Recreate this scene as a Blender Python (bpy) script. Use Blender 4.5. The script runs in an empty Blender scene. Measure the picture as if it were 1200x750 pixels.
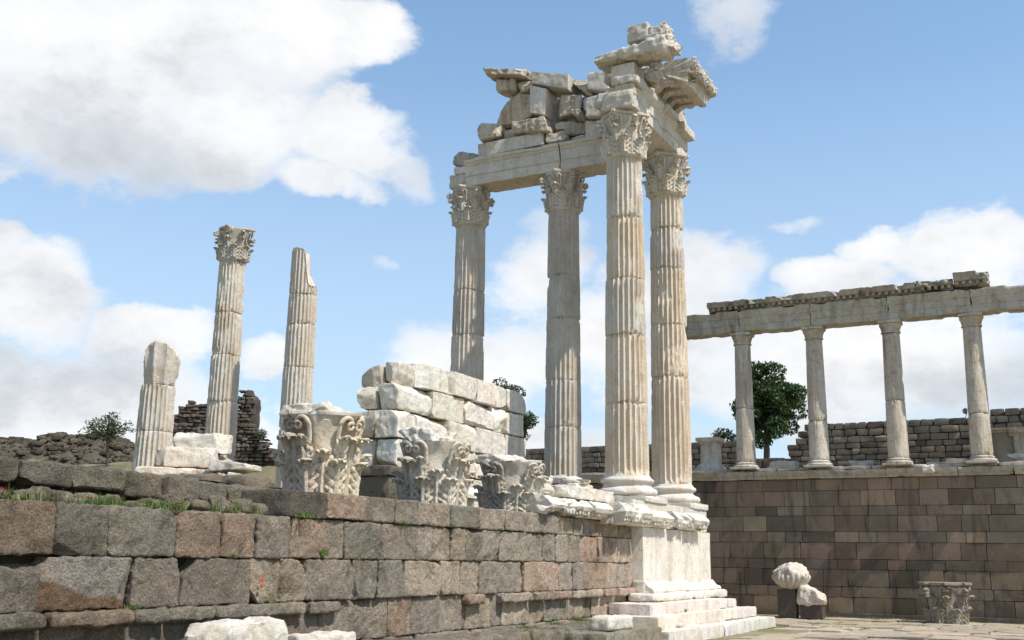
import bpy, math, random
import numpy as np
from mathutils import Matrix, Vector
R = math.radians
PI = math.pi
scene = bpy.context.scene
COL = scene.collection

# ------------------------------------------------------------------ noise
_rs = np.random.RandomState(7)
PERM = _rs.permutation(256).astype(np.int64)
PERM = np.concatenate([PERM, PERM, PERM])
_g = _rs.normal(size=(256, 3)); GRAD = _g / np.linalg.norm(_g, axis=1)[:, None]

def pn(P, seed=0):
    P = np.asarray(P, float) + np.array([seed * 17.13 + 100.3, seed * 5.71 + 50.7, seed * 9.37 + 77.1])
    i = np.floor(P).astype(np.int64); f = P - i; i &= 255
    u = f * f * f * (f * (f * 6 - 15) + 10)
    def g(dx, dy, dz):
        h = PERM[PERM[PERM[i[:, 0] + dx & 255] + (i[:, 1] + dy & 255)] + (i[:, 2] + dz & 255)]
        G = GRAD[h & 255]
        return G[:, 0] * (f[:, 0] - dx) + G[:, 1] * (f[:, 1] - dy) + G[:, 2] * (f[:, 2] - dz)
    L = lambda a, b, t: a + (b - a) * t
    x0 = L(g(0, 0, 0), g(1, 0, 0), u[:, 0]); x1 = L(g(0, 1, 0), g(1, 1, 0), u[:, 0])
    x2 = L(g(0, 0, 1), g(1, 0, 1), u[:, 0]); x3 = L(g(0, 1, 1), g(1, 1, 1), u[:, 0])
    return L(L(x0, x1, u[:, 1]), L(x2, x3, u[:, 1]), u[:, 2]) * 1.7

def fbm(P, octv=4, seed=0, gain=.5):
    s = 0; a = 1.0; P = np.asarray(P, float)
    for k in range(octv):
        s = s + a * pn(P * 2.03 ** k, seed + k * 3.1); a *= gain
    return s

def ss(a, b, x):
    t = np.clip((x - a) / (b - a), 0, 1); return t * t * (3 - 2 * t)

# ------------------------------------------------------------------ mesh accumulator
class Acc:
    def __init__(self): self.v = []; self.f = []; self.t = []; self.n = 0
    def add(self, V, F, tint=(.5, .5, .5)):
        V = np.asarray(V, float).reshape(-1, 3); F = np.asarray(F, np.int64)
        if F.ndim == 1: F = F[None]
        if F.shape[1] == 3: F = np.concatenate([F, F[:, 2:]], axis=1)
        self.v.append(V); self.f.append(F + self.n); self.n += len(V)
        t = np.asarray(tint, float)
        if t.ndim == 1: t = np.tile(t, (len(V), 1))
        self.t.append(t)
    def grid(self, P, tint=(.5, .5, .5), cu=False, cv=False, flip=False):
        n, m = P.shape[:2]
        I = np.arange(n * m).reshape(n, m)
        if cu: I = np.concatenate([I, I[:1]], 0)
        if cv: I = np.concatenate([I, I[:, :1]], 1)
        F = np.stack([I[:-1, :-1], I[1:, :-1], I[1:, 1:], I[:-1, 1:]], -1).reshape(-1, 4)
        if flip: F = F[:, ::-1]
        self.add(P.reshape(-1, 3), F, tint)
    def xf(self, M):
        M = np.array(M)
        self.v = [v @ M[:3, :3].T + M[:3, 3] for v in self.v]; return self
    def merge(self, o):
        for v, f, t in zip(o.v, o.f, o.t):
            pass
        if o.n:
            V = np.concatenate(o.v); F = np.concatenate(o.f); T = np.concatenate(o.t); self.add(V, F, T)
        return self
    def build(self, name, mat, parent=None, smooth=True, loc=None, sharp=30):
        V = np.concatenate(self.v); F = np.concatenate(self.f); T = np.concatenate(self.t)
        if loc is not None: V = V - np.array(loc)
        me = bpy.data.meshes.new(name)
        tri = F[:, 2] == F[:, 3]
        counts = np.where(tri, 3, 4)
        mask = np.ones(F.shape, bool); mask[tri, 3] = False
        loops = F[mask]
        me.vertices.add(len(V)); me.vertices.foreach_set('co', V.astype(np.float32).ravel())
        me.loops.add(len(loops)); me.loops.foreach_set('vertex_index', loops.astype(np.int32))
        me.polygons.add(len(F))
        st = np.concatenate([[0], np.cumsum(counts)[:-1]])
        me.polygons.foreach_set('loop_start', st.astype(np.int32))
        try: me.polygons.foreach_set('loop_total', counts.astype(np.int32))
        except Exception: pass
        me.polygons.foreach_set('use_smooth', np.full(len(F), smooth))
        at = me.attributes.new('tint', 'FLOAT_COLOR', 'POINT')
        at.data.foreach_set('color', np.concatenate([T, np.ones((len(T), 1))], 1).astype(np.float32).ravel())
        me.update(calc_edges=True); me.validate()
        if smooth and sharp: me.set_sharp_from_angle(angle=R(sharp))
        me.materials.append(mat)
        o = bpy.data.objects.new(name, me); COL.objects.link(o)
        if loc is not None: o.location = loc
        if parent is not None:
            o.parent = parent
            if loc is None: o.location = -Vector(parent.location) if not parent.parent else -(Vector(parent.location) + Vector(parent.parent.location))
        return o

def thing(name, label, cat, loc=(0, 0, 0), group=None):
    o = bpy.data.objects.new(name, None); COL.objects.link(o); o.location = loc; o.empty_display_size = .2
    o['label'] = label; o['category'] = cat; o['kind'] = 'thing'
    if group: o['group'] = group
    return o
def tag(o, label, cat, group=None, kind=None):
    if label: o['label'] = label
    if cat: o['category'] = cat; o['kind'] = kind or 'thing'
    if group: o['group'] = group
    if kind: o['kind'] = kind
    return o
def struct(o): o['kind'] = 'structure'; return o

# ------------------------------------------------------------------ materials
def newmat(name):
    m = bpy.data.materials.new(name); m.use_nodes = True
    nt = m.node_tree; nt.nodes.clear()
    out = nt.nodes.new('ShaderNodeOutputMaterial'); b = nt.nodes.new('ShaderNodeBsdfPrincipled')
    nt.links.new(b.outputs[0], out.inputs[0])
    return m, nt, b
def N(nt, t, **k):
    n = nt.nodes.new(t)
    for a, v in k.items(): setattr(n, a, v)
    return n
def noise(nt, vec, scale, detail=4, rough=.55, dist=0, xs=None):
    n = N(nt, 'ShaderNodeTexNoise'); n.inputs['Scale'].default_value = scale
    n.inputs['Detail'].default_value = detail; n.inputs['Roughness'].default_value = rough; n.inputs['Distortion'].default_value = dist
    if xs:
        mp = N(nt, 'ShaderNodeMapping'); mp.inputs['Scale'].default_value = xs
        nt.links.new(vec, mp.inputs[0]); vec = mp.outputs[0]
    nt.links.new(vec, n.inputs['Vector']); return n.outputs['Fac']
def ramp(nt, fac, stops, interp='LINEAR'):
    r = N(nt, 'ShaderNodeValToRGB'); r.color_ramp.interpolation = interp
    e = r.color_ramp.elements
    while len(e) > 1: e.remove(e[-1])
    def c4(c): return (c, c, c, 1) if not hasattr(c, '__len__') else (*c, 1)
    e[0].position = stops[0][0]; e[0].color = c4(stops[0][1])
    for p, c in stops[1:]:
        x = e.new(p); x.color = c4(c)
    nt.links.new(fac, r.inputs[0]); return r.outputs[0]
def mix(nt, fac, a, b, mode='MIX'):
    m = N(nt, 'ShaderNodeMix', data_type='RGBA', blend_type=mode)
    for i, v in ((0, fac), (6, a), (7, b)):
        if hasattr(v, 'is_linked') or isinstance(v, bpy.types.NodeSocket): nt.links.new(v, m.inputs[i])
        elif i == 0: m.inputs[0].default_value = v
        else: m.inputs[i].default_value = (*v, 1)
    return m.outputs[2]
def math_(nt, op, a, b=0., c=None):
    m = N(nt, 'ShaderNodeMath', operation=op)
    for i, v in enumerate((a, b) if c is None else (a, b, c)):
        if isinstance(v, bpy.types.NodeSocket): nt.links.new(v, m.inputs[i])
        else: m.inputs[i].default_value = v
    return m.outputs[0]
def bump(nt, b, h, strength, dist, prev=None):
    n = N(nt, 'ShaderNodeBump'); n.inputs['Strength'].default_value = strength; n.inputs['Distance'].default_value = dist
    nt.links.new(h, n.inputs['Height'])
    if prev is not None: nt.links.new(prev, n.inputs['Normal'])
    nt.links.new(n.outputs[0], b.inputs['Normal']); return n.outputs[0]
def tintnode(nt):
    a = N(nt, 'ShaderNodeAttribute'); a.attribute_name = 'tint'; return a.outputs['Color']
def pos(nt):
    return N(nt, 'ShaderNodeNewGeometry').outputs['Position']

def mat_marble(name, stain=.5, dark=.35, fine=1., lich=.5):
    m, nt, b = newmat(name); P = pos(nt); T = tintnode(nt)
    c = T
    n1 = noise(nt, P, 1.6, 6, .62, .4)
    c = mix(nt, ramp(nt, n1, [(.38, 0), (.68, stain)]), c, mix(nt, 1., c, (.88, .74, .58), 'MULTIPLY'))           # warm iron stains
    n2 = noise(nt, P, 1.0, 6, .66, .6, (3.4, 3.4, .5))
    c = mix(nt, ramp(nt, n2, [(.47, 0), (.7, dark)]), c, mix(nt, 1., c, (.42, .40, .37), 'MULTIPLY'))              # grey run-off streaks
    n3 = noise(nt, P, 7.5, 8, .72, .3)
    c = mix(nt, ramp(nt, n3, [(.52, 0), (.66, lich)]), c, mix(nt, 1., c, (.50, .47, .42), 'MULTIPLY'))             # lichen blotches
    n4 = noise(nt, P, 38, 3, .6)
    c = mix(nt, ramp(nt, n4, [(.3, .38), (.62, 0)]), c, mix(nt, 1., c, (.62, .57, .5), 'MULTIPLY'))
    nt.links.new(c, b.inputs['Base Color']); b.inputs['Roughness'].default_value = .82
    b.inputs['Specular IOR Level'].default_value = .25
    h = math_(nt, 'ADD', math_(nt, 'MULTIPLY', noise(nt, P, 20, 8, .78), 1.3), math_(nt, 'MULTIPLY', n3, 1.0))
    bump(nt, b, h, .8 * fine, .035)
    return m
def mat_andesite(name, tool=True):
    m, nt, b = newmat(name); P = pos(nt); T = tintnode(nt)
    n1 = noise(nt, P, 2.3, 6, .65, .5)
    c = mix(nt, ramp(nt, n1, [(.35, 0), (.7, .75)]), T, mix(nt, 1., T, (1.12, 1.0, .90), 'MULTIPLY'))
    n8 = noise(nt, P, 1.3, 8, .7, 1.2)
    c = mix(nt, ramp(nt, n8, [(.50, 0), (.60, .8)]), c, mix(nt, 1., c, (.62, .61, .58), 'MULTIPLY'))
    n9 = noise(nt, P, 1.9, 8, .75, .8)
    c = mix(nt, ramp(nt, n9, [(.54, 0), (.62, .7)]), c, mix(nt, 1., c, (1.4, 1.38, 1.34), 'MULTIPLY'))
    n7 = noise(nt, P, 5.5, 5, .7, 1.0)
    c = mix(nt, ramp(nt, n7, [(.52, 0), (.66, .55)]), c, mix(nt, 1., c, (1.35, 1.28, 1.18), 'MULTIPLY'))
    n5 = noise(nt, P, 3.7, 7, .7, .2)
    c = mix(nt, ramp(nt, n5, [(.5, 0), (.64, .55)]), c, mix(nt, 1., c, (.52, .54, .52), 'MULTIPLY'))
    n2 = noise(nt, P, 46, 4, .7)
    c = mix(nt, ramp(nt, n2, [(.36, .75), (.56, 0)]), c, mix(nt, 1., c, (.42, .38, .33), 'MULTIPLY'))
    n6 = noise(nt, P, 60, 2, .5)
    c = mix(nt, ramp(nt, n6, [(.57, 0), (.68, .6)]), c, mix(nt, 1., c, (1.7, 1.62, 1.5), 'MULTIPLY'))
    nt.links.new(c, b.inputs['Base Color']); b.inputs['Roughness'].default_value = .92; b.inputs['Specular IOR Level'].default_value = .2
    h = math_(nt, 'ADD', math_(nt, 'MULTIPLY', noise(nt, P, 15, 8, .8), 1.9), math_(nt, 'MULTIPLY', n2, .7))
    if tool:
        hh = noise(nt, P, 5, 5, .7, .4); h = math_(nt, 'ADD', h, math_(nt, 'MULTIPLY', hh, 1.0))
    bump(nt, b, h, 1.0, .05)
    return m
def mat_ashlar():
    m, nt, b = newmat('dark_ashlar'); P = pos(nt); T = tintnode(nt)
    n1 = noise(nt, P, 1.1, 6, .65, .6)
    c = mix(nt, ramp(nt, n1, [(.4, 0), (.68, .6)]), T, mix(nt, 1., T, (.66, .62, .58), 'MULTIPLY'))
    n2 = noise(nt, P, 1., 6, .7, .5, (1, 2.4, .35))
    c = mix(nt, ramp(nt, n2, [(.53, 0), (.68, .7)]), c, (.05, .042, .036))
    n3 = noise(nt, P, .9, 7, .75, 1., (1, .8, 1.2))
    c = mix(nt, ramp(nt, n3, [(.56, 0), (.70, .5)]), c, (.36, .31, .27))
    n4 = noise(nt, P, 30, 4, .7)
    c = mix(nt, ramp(nt, n4, [(.35, .5), (.6, 0)]), c, mix(nt, 1., c, (.55, .52, .5), 'MULTIPLY'))
    nt.links.new(c, b.inputs['Base Color']); b.inputs['Roughness'].default_value = .9; b.inputs['Specular IOR Level'].default_value = .2
    h = math_(nt, 'ADD', noise(nt, P, 24, 5, .7), math_(nt, 'MULTIPLY', noise(nt, P, 8, 3, .6, 0, (1, 1, 12)), .6))
    bump(nt, b, h, .5, .02)
    return m
def mat_leaf(name, c1, c2, back=.35):
    m, nt, b = newmat(name); T = tintnode(nt); P = pos(nt)
    c = mix(nt, ramp(nt, noise(nt, P, 2.2, 3), [(.35, 0), (.65, 1)]), c1, c2)
    c = mix(nt, 1., c, T, 'MULTIPLY')
    nt.links.new(c, b.inputs['Base Color']); b.inputs['Roughness'].default_value = .55
    tr = N(nt, 'ShaderNodeBsdfTranslucent'); nt.links.new(c, tr.inputs[0])
    mx = N(nt, 'ShaderNodeMixShader'); mx.inputs[0].default_value = back
    nt.links.new(b.outputs[0], mx.inputs[1]); nt.links.new(tr.outputs[0], mx.inputs[2])
    out = [n for n in nt.nodes if n.type == 'OUTPUT_MATERIAL'][0]; nt.links.new(mx.outputs[0], out.inputs[0])
    return m
def mat_ground(name, a, bcol, ccol):
    m, nt, b = newmat(name); P = pos(nt)
    n1 = noise(nt, P, .8, 8, .7, .5); n2 = noise(nt, P, 6, 6, .7)
    c = mix(nt, ramp(nt, n1, [(.42, 0), (.6, 1)]), a, bcol)
    c = mix(nt, ramp(nt, n2, [(.5, 0), (.68, .8)]), c, ccol)
    nt.links.new(c, b.inputs['Base Color']); b.inputs['Roughness'].default_value = .95; b.inputs['Specular IOR Level'].default_value = .1
    bump(nt, b, noise(nt, P, 14, 8, .75), .8, .06)
    return m
def mat_plain(name, col, rough=.7):
    m, nt, b = newmat(name); P = pos(nt)
    c = mix(nt, ramp(nt, noise(nt, P, 12, 5, .7), [(.4, 0), (.7, 1)]), col, tuple(x * .6 for x in col))
    nt.links.new(c, b.inputs['Base Color']); b.inputs['Roughness'].default_value = rough
    return m

M_COLM = mat_marble('weathered_column_marble', .7, .38, 1., .35)
M_ENT = mat_marble('entablature_marble', .5, .4, 1., .45)
M_WHITE = mat_marble('pale_marble', .6, .45, .9, .55)
M_CAP = mat_marble('carved_marble', .5, .5, .8, .5)
M_STOA = mat_marble('stoa_marble', .75, .8, 1., .6)
M_AND = mat_andesite('andesite')
M_AND2 = mat_andesite('dark_andesite')
M_ASH = mat_ashlar()
M_GRASS = mat_leaf('grass_blades', (.10, .17, .03), (.16, .20, .05), .3)
M_TREE = mat_leaf('tree_leaves', (.030, .062, .012), (.055, .10, .02), .3)
M_TREE2 = mat_leaf('olive_leaves', (.05, .075, .028), (.075, .10, .04), .3)
M_BARK = mat_plain('bark', (.10, .08, .06), .9)
M_GROUND = mat_ground('dry_earth', (.30, .25, .17), (.16, .16, .06), (.36, .31, .24))
M_TERR = mat_ground('hillside_earth', (.21, .17, .10), (.12, .12, .06), (.28, .24, .17))
M_RED = mat_plain('poppy_red', (.65, .02, .01), .6)
M_RUB = mat_andesite('rubble_stone', False)

TM = np.array([.70, .648, .57]); TW = np.array([.80, .762, .69]); TG = np.array([.47, .45, .42])

# ------------------------------------------------------------------ generators
def boxgrid(n):
    nx, ny, nz = n
    ID = -np.ones((nx + 1, ny + 1, nz + 1), np.int64)
    I, J, K = np.meshgrid(np.arange(nx + 1), np.arange(ny + 1), np.arange(nz + 1), indexing='ij')
    S = (I == 0) | (I == nx) | (J == 0) | (J == ny) | (K == 0) | (K == nz)
    ID[S] = np.arange(S.sum())
    U = np.stack([I[S] / nx, J[S] / ny, K[S] / nz], -1)
    F = []
    def q(A, flip):
        f = np.stack([A[:-1, :-1], A[1:, :-1], A[1:, 1:], A[:-1, 1:]], -1).reshape(-1, 4)
        F.append(f[:, ::-1] if flip else f)
    q(ID[0], True); q(ID[-1], False); q(ID[:, 0], False); q(ID[:, -1], True); q(ID[:, :, 0], True); q(ID[:, :, -1], False)
    return U, np.concatenate(F)

def trilin(U, C):
    x, y, z = U[:, 0:1], U[:, 1:2], U[:, 2:3]
    C = np.asarray(C, float)  # C[ix,iy,iz,3]
    return (((C[0, 0, 0] * (1 - x) + C[1, 0, 0] * x) * (1 - y) + (C[0, 1, 0] * (1 - x) + C[1, 1, 0] * x) * y) * (1 - z)
            + ((C[0, 0, 1] * (1 - x) + C[1, 0, 1] * x) * (1 - y) + (C[0, 1, 1] * (1 - x) + C[1, 1, 1] * x) * y) * z)

def stone(acc, C, res=.05, r=.03, amp=.012, freq=5., chips=3, chipd=.25, tint=(.5, .5, .5), seed=0, maxn=44, tool=0):
    C = np.asarray(C, float)
    L = np.array([np.linalg.norm(C[1] - C[0], axis=-1).mean(), np.linalg.norm(C[:, 1] - C[:, 0], axis=-1).mean(),
                  np.linalg.norm(C[:, :, 1] - C[:, :, 0], axis=-1).mean()])
    n = np.clip(np.ceil(L / res).astype(int), 2, maxn)
    U, F = boxgrid(n)
    h = L / 2; p = (U - .5) * L
    r = min(r, h.min() * .9)
    q = np.clip(p, -(h - r), h - r); d = p - q; dl = np.linalg.norm(d, axis=1, keepdims=True)
    nrm = d / np.maximum(dl, 1e-9)
    # face normals for interior
    p = q + nrm * np.minimum(dl, r)
    rng = np.random.RandomState(int(seed * 977 + 13) % 2**31)
    for k in range(chips):
        s = rng.choice([-1., 1.], 3); w = rng.uniform(.15, 1, 3); w[rng.randint(3)] *= rng.choice([.15, 1.])
        nn = s * w; nn /= np.linalg.norm(nn)
        sup = (np.abs(nn) * h).sum(); dd = sup - chipd * L.min() * rng.uniform(.2, 1.) * 1.1
        e = p @ nn - dd; e += fbm(p * 4, 2, seed + k) * .02
        p = p - np.maximum(e, 0)[:, None] * nn
    W = trilin(p / L + .5, C)
    nd = nrm @ np.eye(3)
    e = fbm(p * freq, 4, seed * 1.37 + 3.3, .55)
    e2 = fbm(p * freq * .35, 2, seed + 9.1)
    if tool:
        sg = 1 if rng.rand() < .7 else -1; k = rng.uniform(.5, 1.2)
        q = np.stack([(p[:, 0] + sg * p[:, 2]) * 4, p[:, 1] * 6, (p[:, 2] - sg * p[:, 0]) * 17], -1)
        e = e + (fbm(q, 3, seed + 12) * k - np.abs(fbm(p * 9, 3, seed + 15)) * .8 + .3) * tool / amp
    p = p + nrm * (e * amp + e2 * amp * .9)[:, None]
    W = trilin(p / L + .5, C)
    a = C[1, 0, 0] - C[0, 0, 0]; b = C[0, 1, 0] - C[0, 0, 0]; c = C[0, 0, 1] - C[0, 0, 0]
    if np.dot(np.cross(a, b), c) < 0: F = F[:, ::-1]
    t = np.asarray(tint, float)
    acc.add(W, F, np.tile(t, (len(W), 1)))

def boxC(x0, x1, y0, y1, z0, z1, j=0, rng=None):
    C = np.zeros((2, 2, 2, 3))
    for i, x in enumerate((x0, x1)):
        for k, y in enumerate((y0, y1)):
            for l, z in enumerate((z0, z1)): C[i, k, l] = (x, y, z)
    if j and rng is not None: C += rng.uniform(-j, j, C.shape)
    return C
def rotC(C, c, rz=0, ry=0, rx=0):
    Mx = Matrix.Rotation(rz, 3, 'Z') @ Matrix.Rotation(ry, 3, 'Y') @ Matrix.Rotation(rx, 3, 'X')
    A = np.array(Mx); c = np.array(c, float)
    return (np.asarray(C) - c) @ A.T + c

def jt(base, rng, v=.06, hue=.03):
    b = np.array(base) * (1 + rng.uniform(-v, v)); b = b * (1 + rng.uniform(-hue, hue, 3)); return np.clip(b, .01, .92)

def extrude(acc, prof, axis, a0, a1, res=.08, tint=TM, seed=0, amp=.012, dmg=.0, base=None, closed=True):
    """prof: list of (offset, z) points; axis 'x' or 'y'; base: function (along, off, z)->xyz"""
    prof = np.array(prof, float)
    P = []
    for i in range(len(prof) if closed else len(prof) - 1):
        a, b = prof[i], prof[(i + 1) % len(prof)]; l = np.linalg.norm(b - a); n = max(1, int(math.ceil(l / res)))
        for k in range(n): P.append(a + (b - a) * k / n)
    P = np.array(P); cen = P.mean(0)
    n = max(2, int(math.ceil((a1 - a0) / res)))
    al = np.linspace(a0, a1, n + 1)
    A = np.repeat(al[:, None], len(P), 1); O = np.repeat(P[None, :, 0], n + 1, 0); Z = np.repeat(P[None, :, 1], n + 1, 0)
    pts = np.stack([A, O, Z], -1).reshape(-1, 3)
    e = fbm(pts * 4, 4, seed) * amp
    if dmg:
        dn = ss(.12, .5, fbm(pts * 1.7, 3, seed + 5)) * dmg
        e = e - dn
    dc = pts[:, 1:] - cen; dl = np.maximum(np.linalg.norm(dc, axis=1, keepdims=True), 1e-6)
    pts[:, 1:] += dc / dl * e[:, None]
    endn = fbm(pts[:, 1:].repeat(1, 0) @ np.array([[1., 0, 0], [0, 1, 0]]) * 5, 3, seed + 2) * .03
    pts = pts.reshape(n + 1, len(P), 3)
    pts[0, :, 0] -= endn.reshape(n + 1, -1)[0]; pts[-1, :, 0] += endn.reshape(n + 1, -1)[-1]
    def toW(p):
        q = np.empty_like(p)
        if axis == 'x': q[..., 0] = p[..., 0]; q[..., 1] = p[..., 1]
        else: q[..., 0] = p[..., 1]; q[..., 1] = p[..., 0]
        q[..., 2] = p[..., 2]; return q
    acc.grid(toW(pts), tint, cv=True, flip=(axis == 'x'))
    for k, row in ((0, pts[0]), (1, pts[-1])):
        c = row.mean(0); m = len(row)
        rings = [row, c + (row - c) * .66, c + (row - c) * .33]
        for g in (1, 2): rings[g] = rings[g] + np.stack([fbm(rings[g] * 5, 3, seed + 4) * .03, np.zeros(m), np.zeros(m)], -1)
        acc.grid(toW(np.array(rings)), tint, cv=True)
        V = np.concatenate([rings[2], c[None]]); I = np.arange(m)
        acc.add(toW(V), np.stack([I, (I + 1) % m, np.full(m, m)], -1), tint)

def lathe(acc, prof, c, nseg=96, tint=TM, amp=.008, seed=0, dmg=0, cap=True):
    prof = np.array(prof, float); th = np.linspace(0, 2 * PI, nseg, endpoint=False)
    Rr = np.repeat(prof[:, :1], nseg, 1); Z = np.repeat(prof[:, 1:2], nseg, 1); TH = np.repeat(th[None], len(prof), 0)
    q = np.stack([Rr * np.cos(TH), Rr * np.sin(TH), Z], -1).reshape(-1, 3)
    e = fbm(q * 6, 3, seed) * amp
    if dmg: e = e - ss(.15, .5, fbm(q * 2.2, 3, seed + 7)) * dmg
    rr = np.hypot(q[:, 0], q[:, 1]); k = np.where(rr > .01, (rr + e) / np.maximum(rr, .01), 1)
    q[:, 0] *= k; q[:, 1] *= k
    acc.grid(q.reshape(len(prof), nseg, 3) + np.array(c), tint, cv=True, flip=True)

def tube(acc, pts, rad, n=8, tint=TM, flat=1., ref=(0, 0, 1)):
    pts = np.array(pts, float); T = np.gradient(pts, axis=0); T /= np.maximum(np.linalg.norm(T, axis=1, keepdims=True), 1e-9)
    rad = np.broadcast_to(np.array(rad, float), (len(pts),))
    rf = np.array(ref, float); A = np.cross(T, rf); nl = np.linalg.norm(A, axis=1, keepdims=True)
    A = np.where(nl > 1e-3, A / np.maximum(nl, 1e-6), np.array([1., 0, 0])); B = np.cross(T, A)
    th = np.linspace(0, 2 * PI, n, endpoint=False)
    P = pts[:, None] + rad[:, None, None] * (np.cos(th)[None, :, None] * A[:, None] * flat + np.sin(th)[None, :, None] * B[:, None])
    acc.grid(P, tint, cv=True)
    for e in (0, -1):
        V = np.concatenate([P[e], pts[e][None]]); I = np.arange(n)
        acc.add(V, np.stack([I, (I + 1) % n, np.full(n, n)], -1), tint)

# ---- fluted drum
def drum(acc, c, z0, z1, rf, zs0, zs1, tint, seed, flutes=24, per=9, dmg=.3, dz=.05, plain=False, topcut=None, off=0., rough=0.):
    """rf(z): radius; z limits of the drum; zs0/zs1: where the flutes of the whole shaft start and stop"""
    nseg = flutes * per; th = np.linspace(0, 2 * PI, nseg, endpoint=False)
    nz = max(4, int((z1 - z0) / dz)); zz = np.concatenate([[z0 + .002, z0 + .012], np.linspace(z0 + .035, z1 - .035, nz), [z1 - .012, z1 - .002]])
    Z, TH = np.meshgrid(zz, th, indexing='ij'); Rr = rf(Z)
    u = ((TH * flutes / (2 * PI) + off) % 1) - .5
    fl = np.sqrt(np.clip(1 - (u / .42) ** 2, 0, 1))
    endf = np.clip(np.minimum((Z - zs0) / .12, (zs1 - Z) / .12), 0, 1) ** .5
    depth = .135 * Rr * fl * endf * (0 if plain else 1)
    q = np.stack([Rr * np.cos(TH), Rr * np.sin(TH), Z], -1).reshape(-1, 3)
    nA = fbm(q * np.array([1.3, 1.3, .8]), 4, seed).reshape(Z.shape)
    nB = fbm(q * 7, 4, seed + 2).reshape(Z.shape); nC = fbm(q * np.array([9, 9, 1.6]), 3, seed + 4).reshape(Z.shape)
    t0 = .80 - dmg
    sp = ss(t0, t0 + .22, nA)            # large spalls: flutes gone
    flat = Rr - .085 * Rr * (1.15 + .5 * nB)
    r = Rr - depth
    r = r * (1 - sp) + np.minimum(r, flat) * sp
    ar = ss(.2, .75, nC + .35 * nB) * .05 * Rr * (1 - fl)      # chipped arrises
    r = r - ar * (0 if plain else 1) + nB * (.004 + rough)
    e = np.minimum(Z - z0, z1 - Z)
    r = r - (np.clip(.022 - e, 0, 1) * .8) - ss(.0, .5, nB + nA * .5) * np.clip(1 - e / .11, 0, 1) * .05
    if topcut is not None:
        Z = topcut(r * np.cos(TH), r * np.sin(TH), Z)
        if isinstance(Z, tuple): Z, r = Z[0], r * Z[1]
    P = np.stack([c[0] + r * np.cos(TH), c[1] + r * np.sin(TH), Z], -1)
    acc.grid(P, tint, cv=True, flip=True)
    for k in (0, -1):
        ring = P[k]; cc = ring.mean(0)
        rr = [ring, cc + (ring - cc) * .6]
        rr[1] = rr[1] + np.stack([np.zeros(nseg)] * 2 + [fbm(rr[1] * 4, 2, seed) * .02 - .01 * (k == 0)], -1)
        acc.grid(np.array(rr), tint, cv=True)
        I = np.arange(nseg); acc.add(np.concatenate([rr[1], cc[None]]), np.stack([I, (I + 1) % nseg, np.full(nseg, nseg)], -1), tint)

# ---- Corinthian capital pieces (local: base at z=0, height H)
def sheet(acc, P, thick, tint):
    du = np.gradient(P, axis=0); dv = np.gradient(P, axis=1); n = np.cross(du, dv); n /= np.maximum(np.linalg.norm(n, axis=-1, keepdims=True), 1e-9)
    B = P - n * thick
    loop = np.concatenate([P[0], P[1:, -1], P[-1, ::-1][1:], P[::-1, 0][1:-1]]); lb = np.concatenate([B[0], B[1:, -1], B[-1, ::-1][1:], B[::-1, 0][1:-1]])
    acc.grid(P, tint); acc.grid(B, tint, flip=True); acc.grid(np.stack([loop, lb]), tint, cv=True)

def bellr(z, H, rb, fl=1.): 
    s = np.clip(z / H, 0, 1.1); return rb * (1 + .02 * s + .24 * fl * ss(.55, 1., s))

def leaf(acc, phi, z0, h, w, H, rb, tint, seed, curl=1., out=.0, ns=54, nt=41, fl=1.):
    s = np.linspace(0, 1, ns)[:, None]; t = np.linspace(-1, 1, nt)[None, :]; at = np.abs(t)
    sb = .78; a = np.clip((s - sb) / (1 - sb), 0, 1) * PI * .80 * curl
    rc = .12 * h
    z = z0 + np.where(s < sb, h * .88 * s / sb, h * .88 + rc * np.sin(a))
    bz = np.minimum(z, z0 + .88 * h)
    rad = bellr(bz, H, rb, fl) + .035 + out * s + .05 * ss(.2, .95, s) + rc * .95 * (1 - np.cos(a))
    nl = 4.2
    ph = nl * s - 1.15 * at ** 1.2 + .2            # lobes rise outwards from the midrib
    wv = np.cos(2 * PI * ph)
    edge = (.5 + .5 * np.cos(2 * PI * (nl * s - .95))) ** .6
    tip = np.sqrt(np.clip(1 - (np.clip(s - .80, 0, 1) / .215) ** 2, .02, 1))
    tf = 1 - ss(.72, .86, s)
    W = w * (.74 + .26 * np.sin(PI * np.clip(s * 1.0, 0, 1)) ** .9) * (.70 + .30 * (edge * tf + .8 * (1 - tf))) * tip
    groove = -(np.clip(.25 - wv, 0, 1.25) ** .8) * ss(.14, .34, at) * (.25 + .75 * tf)
    rib = np.exp(-(t / .09) ** 2) * .45 - np.exp(-((at - .19) / .05) ** 2) * .9 * tf
    nz = fbm(np.stack([np.cos(phi) + s * 3 + 0 * t, t * 2 + 0 * s, phi + 0 * (s + t)], -1).reshape(-1, 3) * 2.2, 3, seed).reshape(ns, nt)
    k = .050 * (h / .5) ** .5
    radt = rad + (groove * 1.6 + rib) * k - .05 * at ** 3 * tf + nz * .005
    th = phi + t * W / 2 / np.maximum(rad, .1)
    zz = z + .03 * h * at * tf - .06 * h * at ** 2 * (1 - tf) + nz * .004
    P = np.stack([radt * np.cos(th), radt * np.sin(th), zz + 0 * t], -1)
    sheet(acc, P, .03, tint)

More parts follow.
